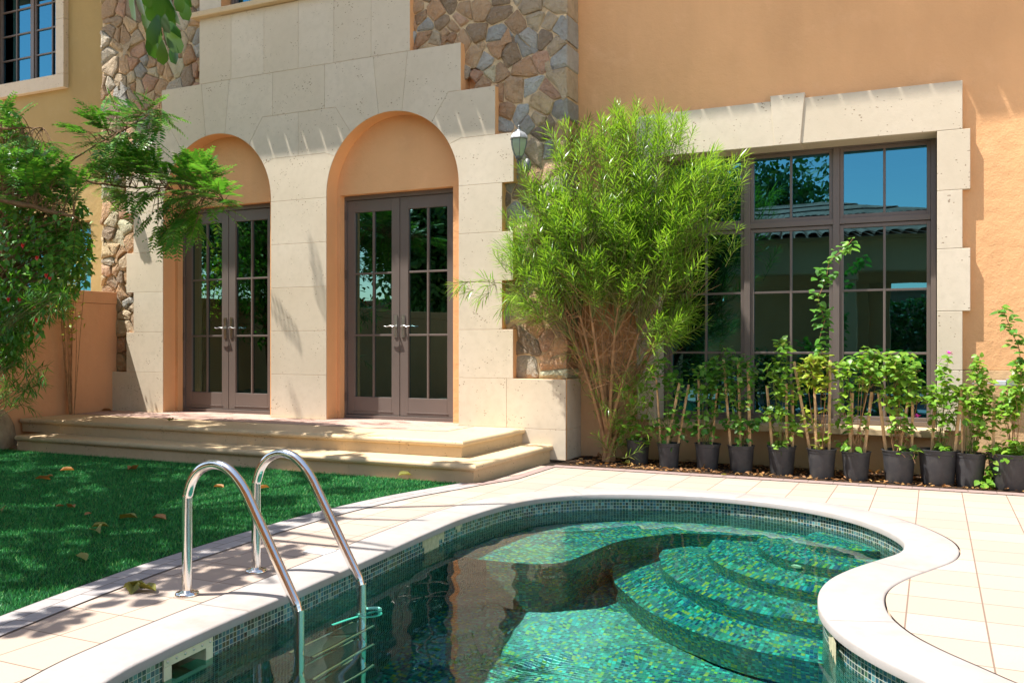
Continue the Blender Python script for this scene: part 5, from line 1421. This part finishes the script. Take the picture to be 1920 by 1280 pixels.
# black stepladder under the pavilion
sl = empty('stepladder', 'black stepladder mirrored in the lower right panes of the large window', 'ladder', (.35, -1.6, 0))
for s_ in (-1, 1):
    g = G(); g.tube([(s_*.26, 0, 0), (s_*.18, -.35, 2.0)], .02, 6); o = g.build('rail', MAT['black']); o.parent = sl
    g = G(); g.tube([(s_*.26, -.9, 0), (s_*.18, -.38, 1.95)], .016, 6); o = g.build('rear_leg', MAT['black']); o.parent = sl
for k in range(6):
    t = .12+k*.155; g = G(); g.box(-.25+.08*t, .25-.08*t, -.35*t-.06, -.35*t+.05, 2*t-.015, 2*t+.015); o = g.build('tread', MAT['black']); o.parent = sl
# boundary hedge and trees
hd = empty('boundary_hedge', 'clipped green hedge along the far boundary, mirrored in the windows', 'hedge', (0, -7, 0))
def cloudbox(n_, x0, x1, y0, y1, z0, z1):
    P = np.stack([N.uniform(x0, x1, n_), N.uniform(y0, y1, n_), N.uniform(z0, z1, n_)], 1); return P
P = cloudbox(52000, -30, 9, -7.6, -6.7, .1, 2.4); P[:, 2] += .15*np.sin(P[:, 0]*2.1)*(P[:, 2] > 1.9)
m_ = N.uniform(size=len(P)) < .75; P[m_, 1] = -6.75+N.normal(0, .08, m_.sum())
setp(leaves('foliage', MAT['lf_far'], P, rnd_dirs(len(P)), rnd_dirs(len(P), 1.), N.uniform(.10, .16, len(P)), T_leaf(.6, .03, .1, 'narrow')), hd)
g = G()
for x in np.arange(-13.5, 9, .5): g.tube([(x, -7.2, 0), (x+.05, -7.2, 1.9)], [.03, .01], 6)
setp(g.build('stem', MAT['bark']), hd)
labs = ['tall round-crowned tree mirrored above the pavilion roof', 'broad dense tree mirrored in the left french door', 'bushy tree mirrored in the right french door', 'loose tree mirrored in the upper far-left window', 'low bushy tree mirrored behind the pavilion']
for i, (x, y, h, r) in enumerate([(-4.5, -10, 6.5, 2.9), (-21.5, -7.5, 8.6, 3.6), (-11.5, -4.0, 5.6, 2.4), (-16.0, -10, 7.6, 2.9), (-7.3, -9.5, 6.2, 2.6)]):
    tr_ = empty('garden_tree', labs[i], 'tree', (x, y, 0), 'trees mirrored in the glass')
    g = G(); g.tube([(x, y, 0), (x+.1, y, h*.4), (x, y+.1, h*.75)], [.18, .14, .06], 10)
    blobs = []
    for k in range(9):
        d = rnd_dirs(1)[0]; c = np.array([x, y, h-r*.7])+d*r*.62*np.array([1, 1, .7]); blobs.append(c); g.tube([(x, y, h*.45), tuple(c)], [.06, .02], 6)
    P = np.concatenate([c+np.clip(N.normal(0, r*.28, (2300, 3)), -r*.5, r*.5)*np.array([1, 1, .8]) for c in blobs])
    setp(g.build('trunk', MAT['bark']), tr_)
    setp(leaves('crown', MAT['lf_far'], P, rnd_dirs(len(P)), rnd_dirs(len(P), 1.), N.uniform(.16, .27, len(P)), T_leaf(.5, .03, .1, 'narrow')), tr_)

# water caustics: everything under the surface receives them
for o in bpy.data.objects:
    if o.type == 'MESH' and (o.parent in (pool, ld_) or (o.parent and o.parent.parent in (pool, ld_)) or o.name.startswith('hose')):
        try: o.cycles.is_caustics_receiver = True
        except Exception: pass
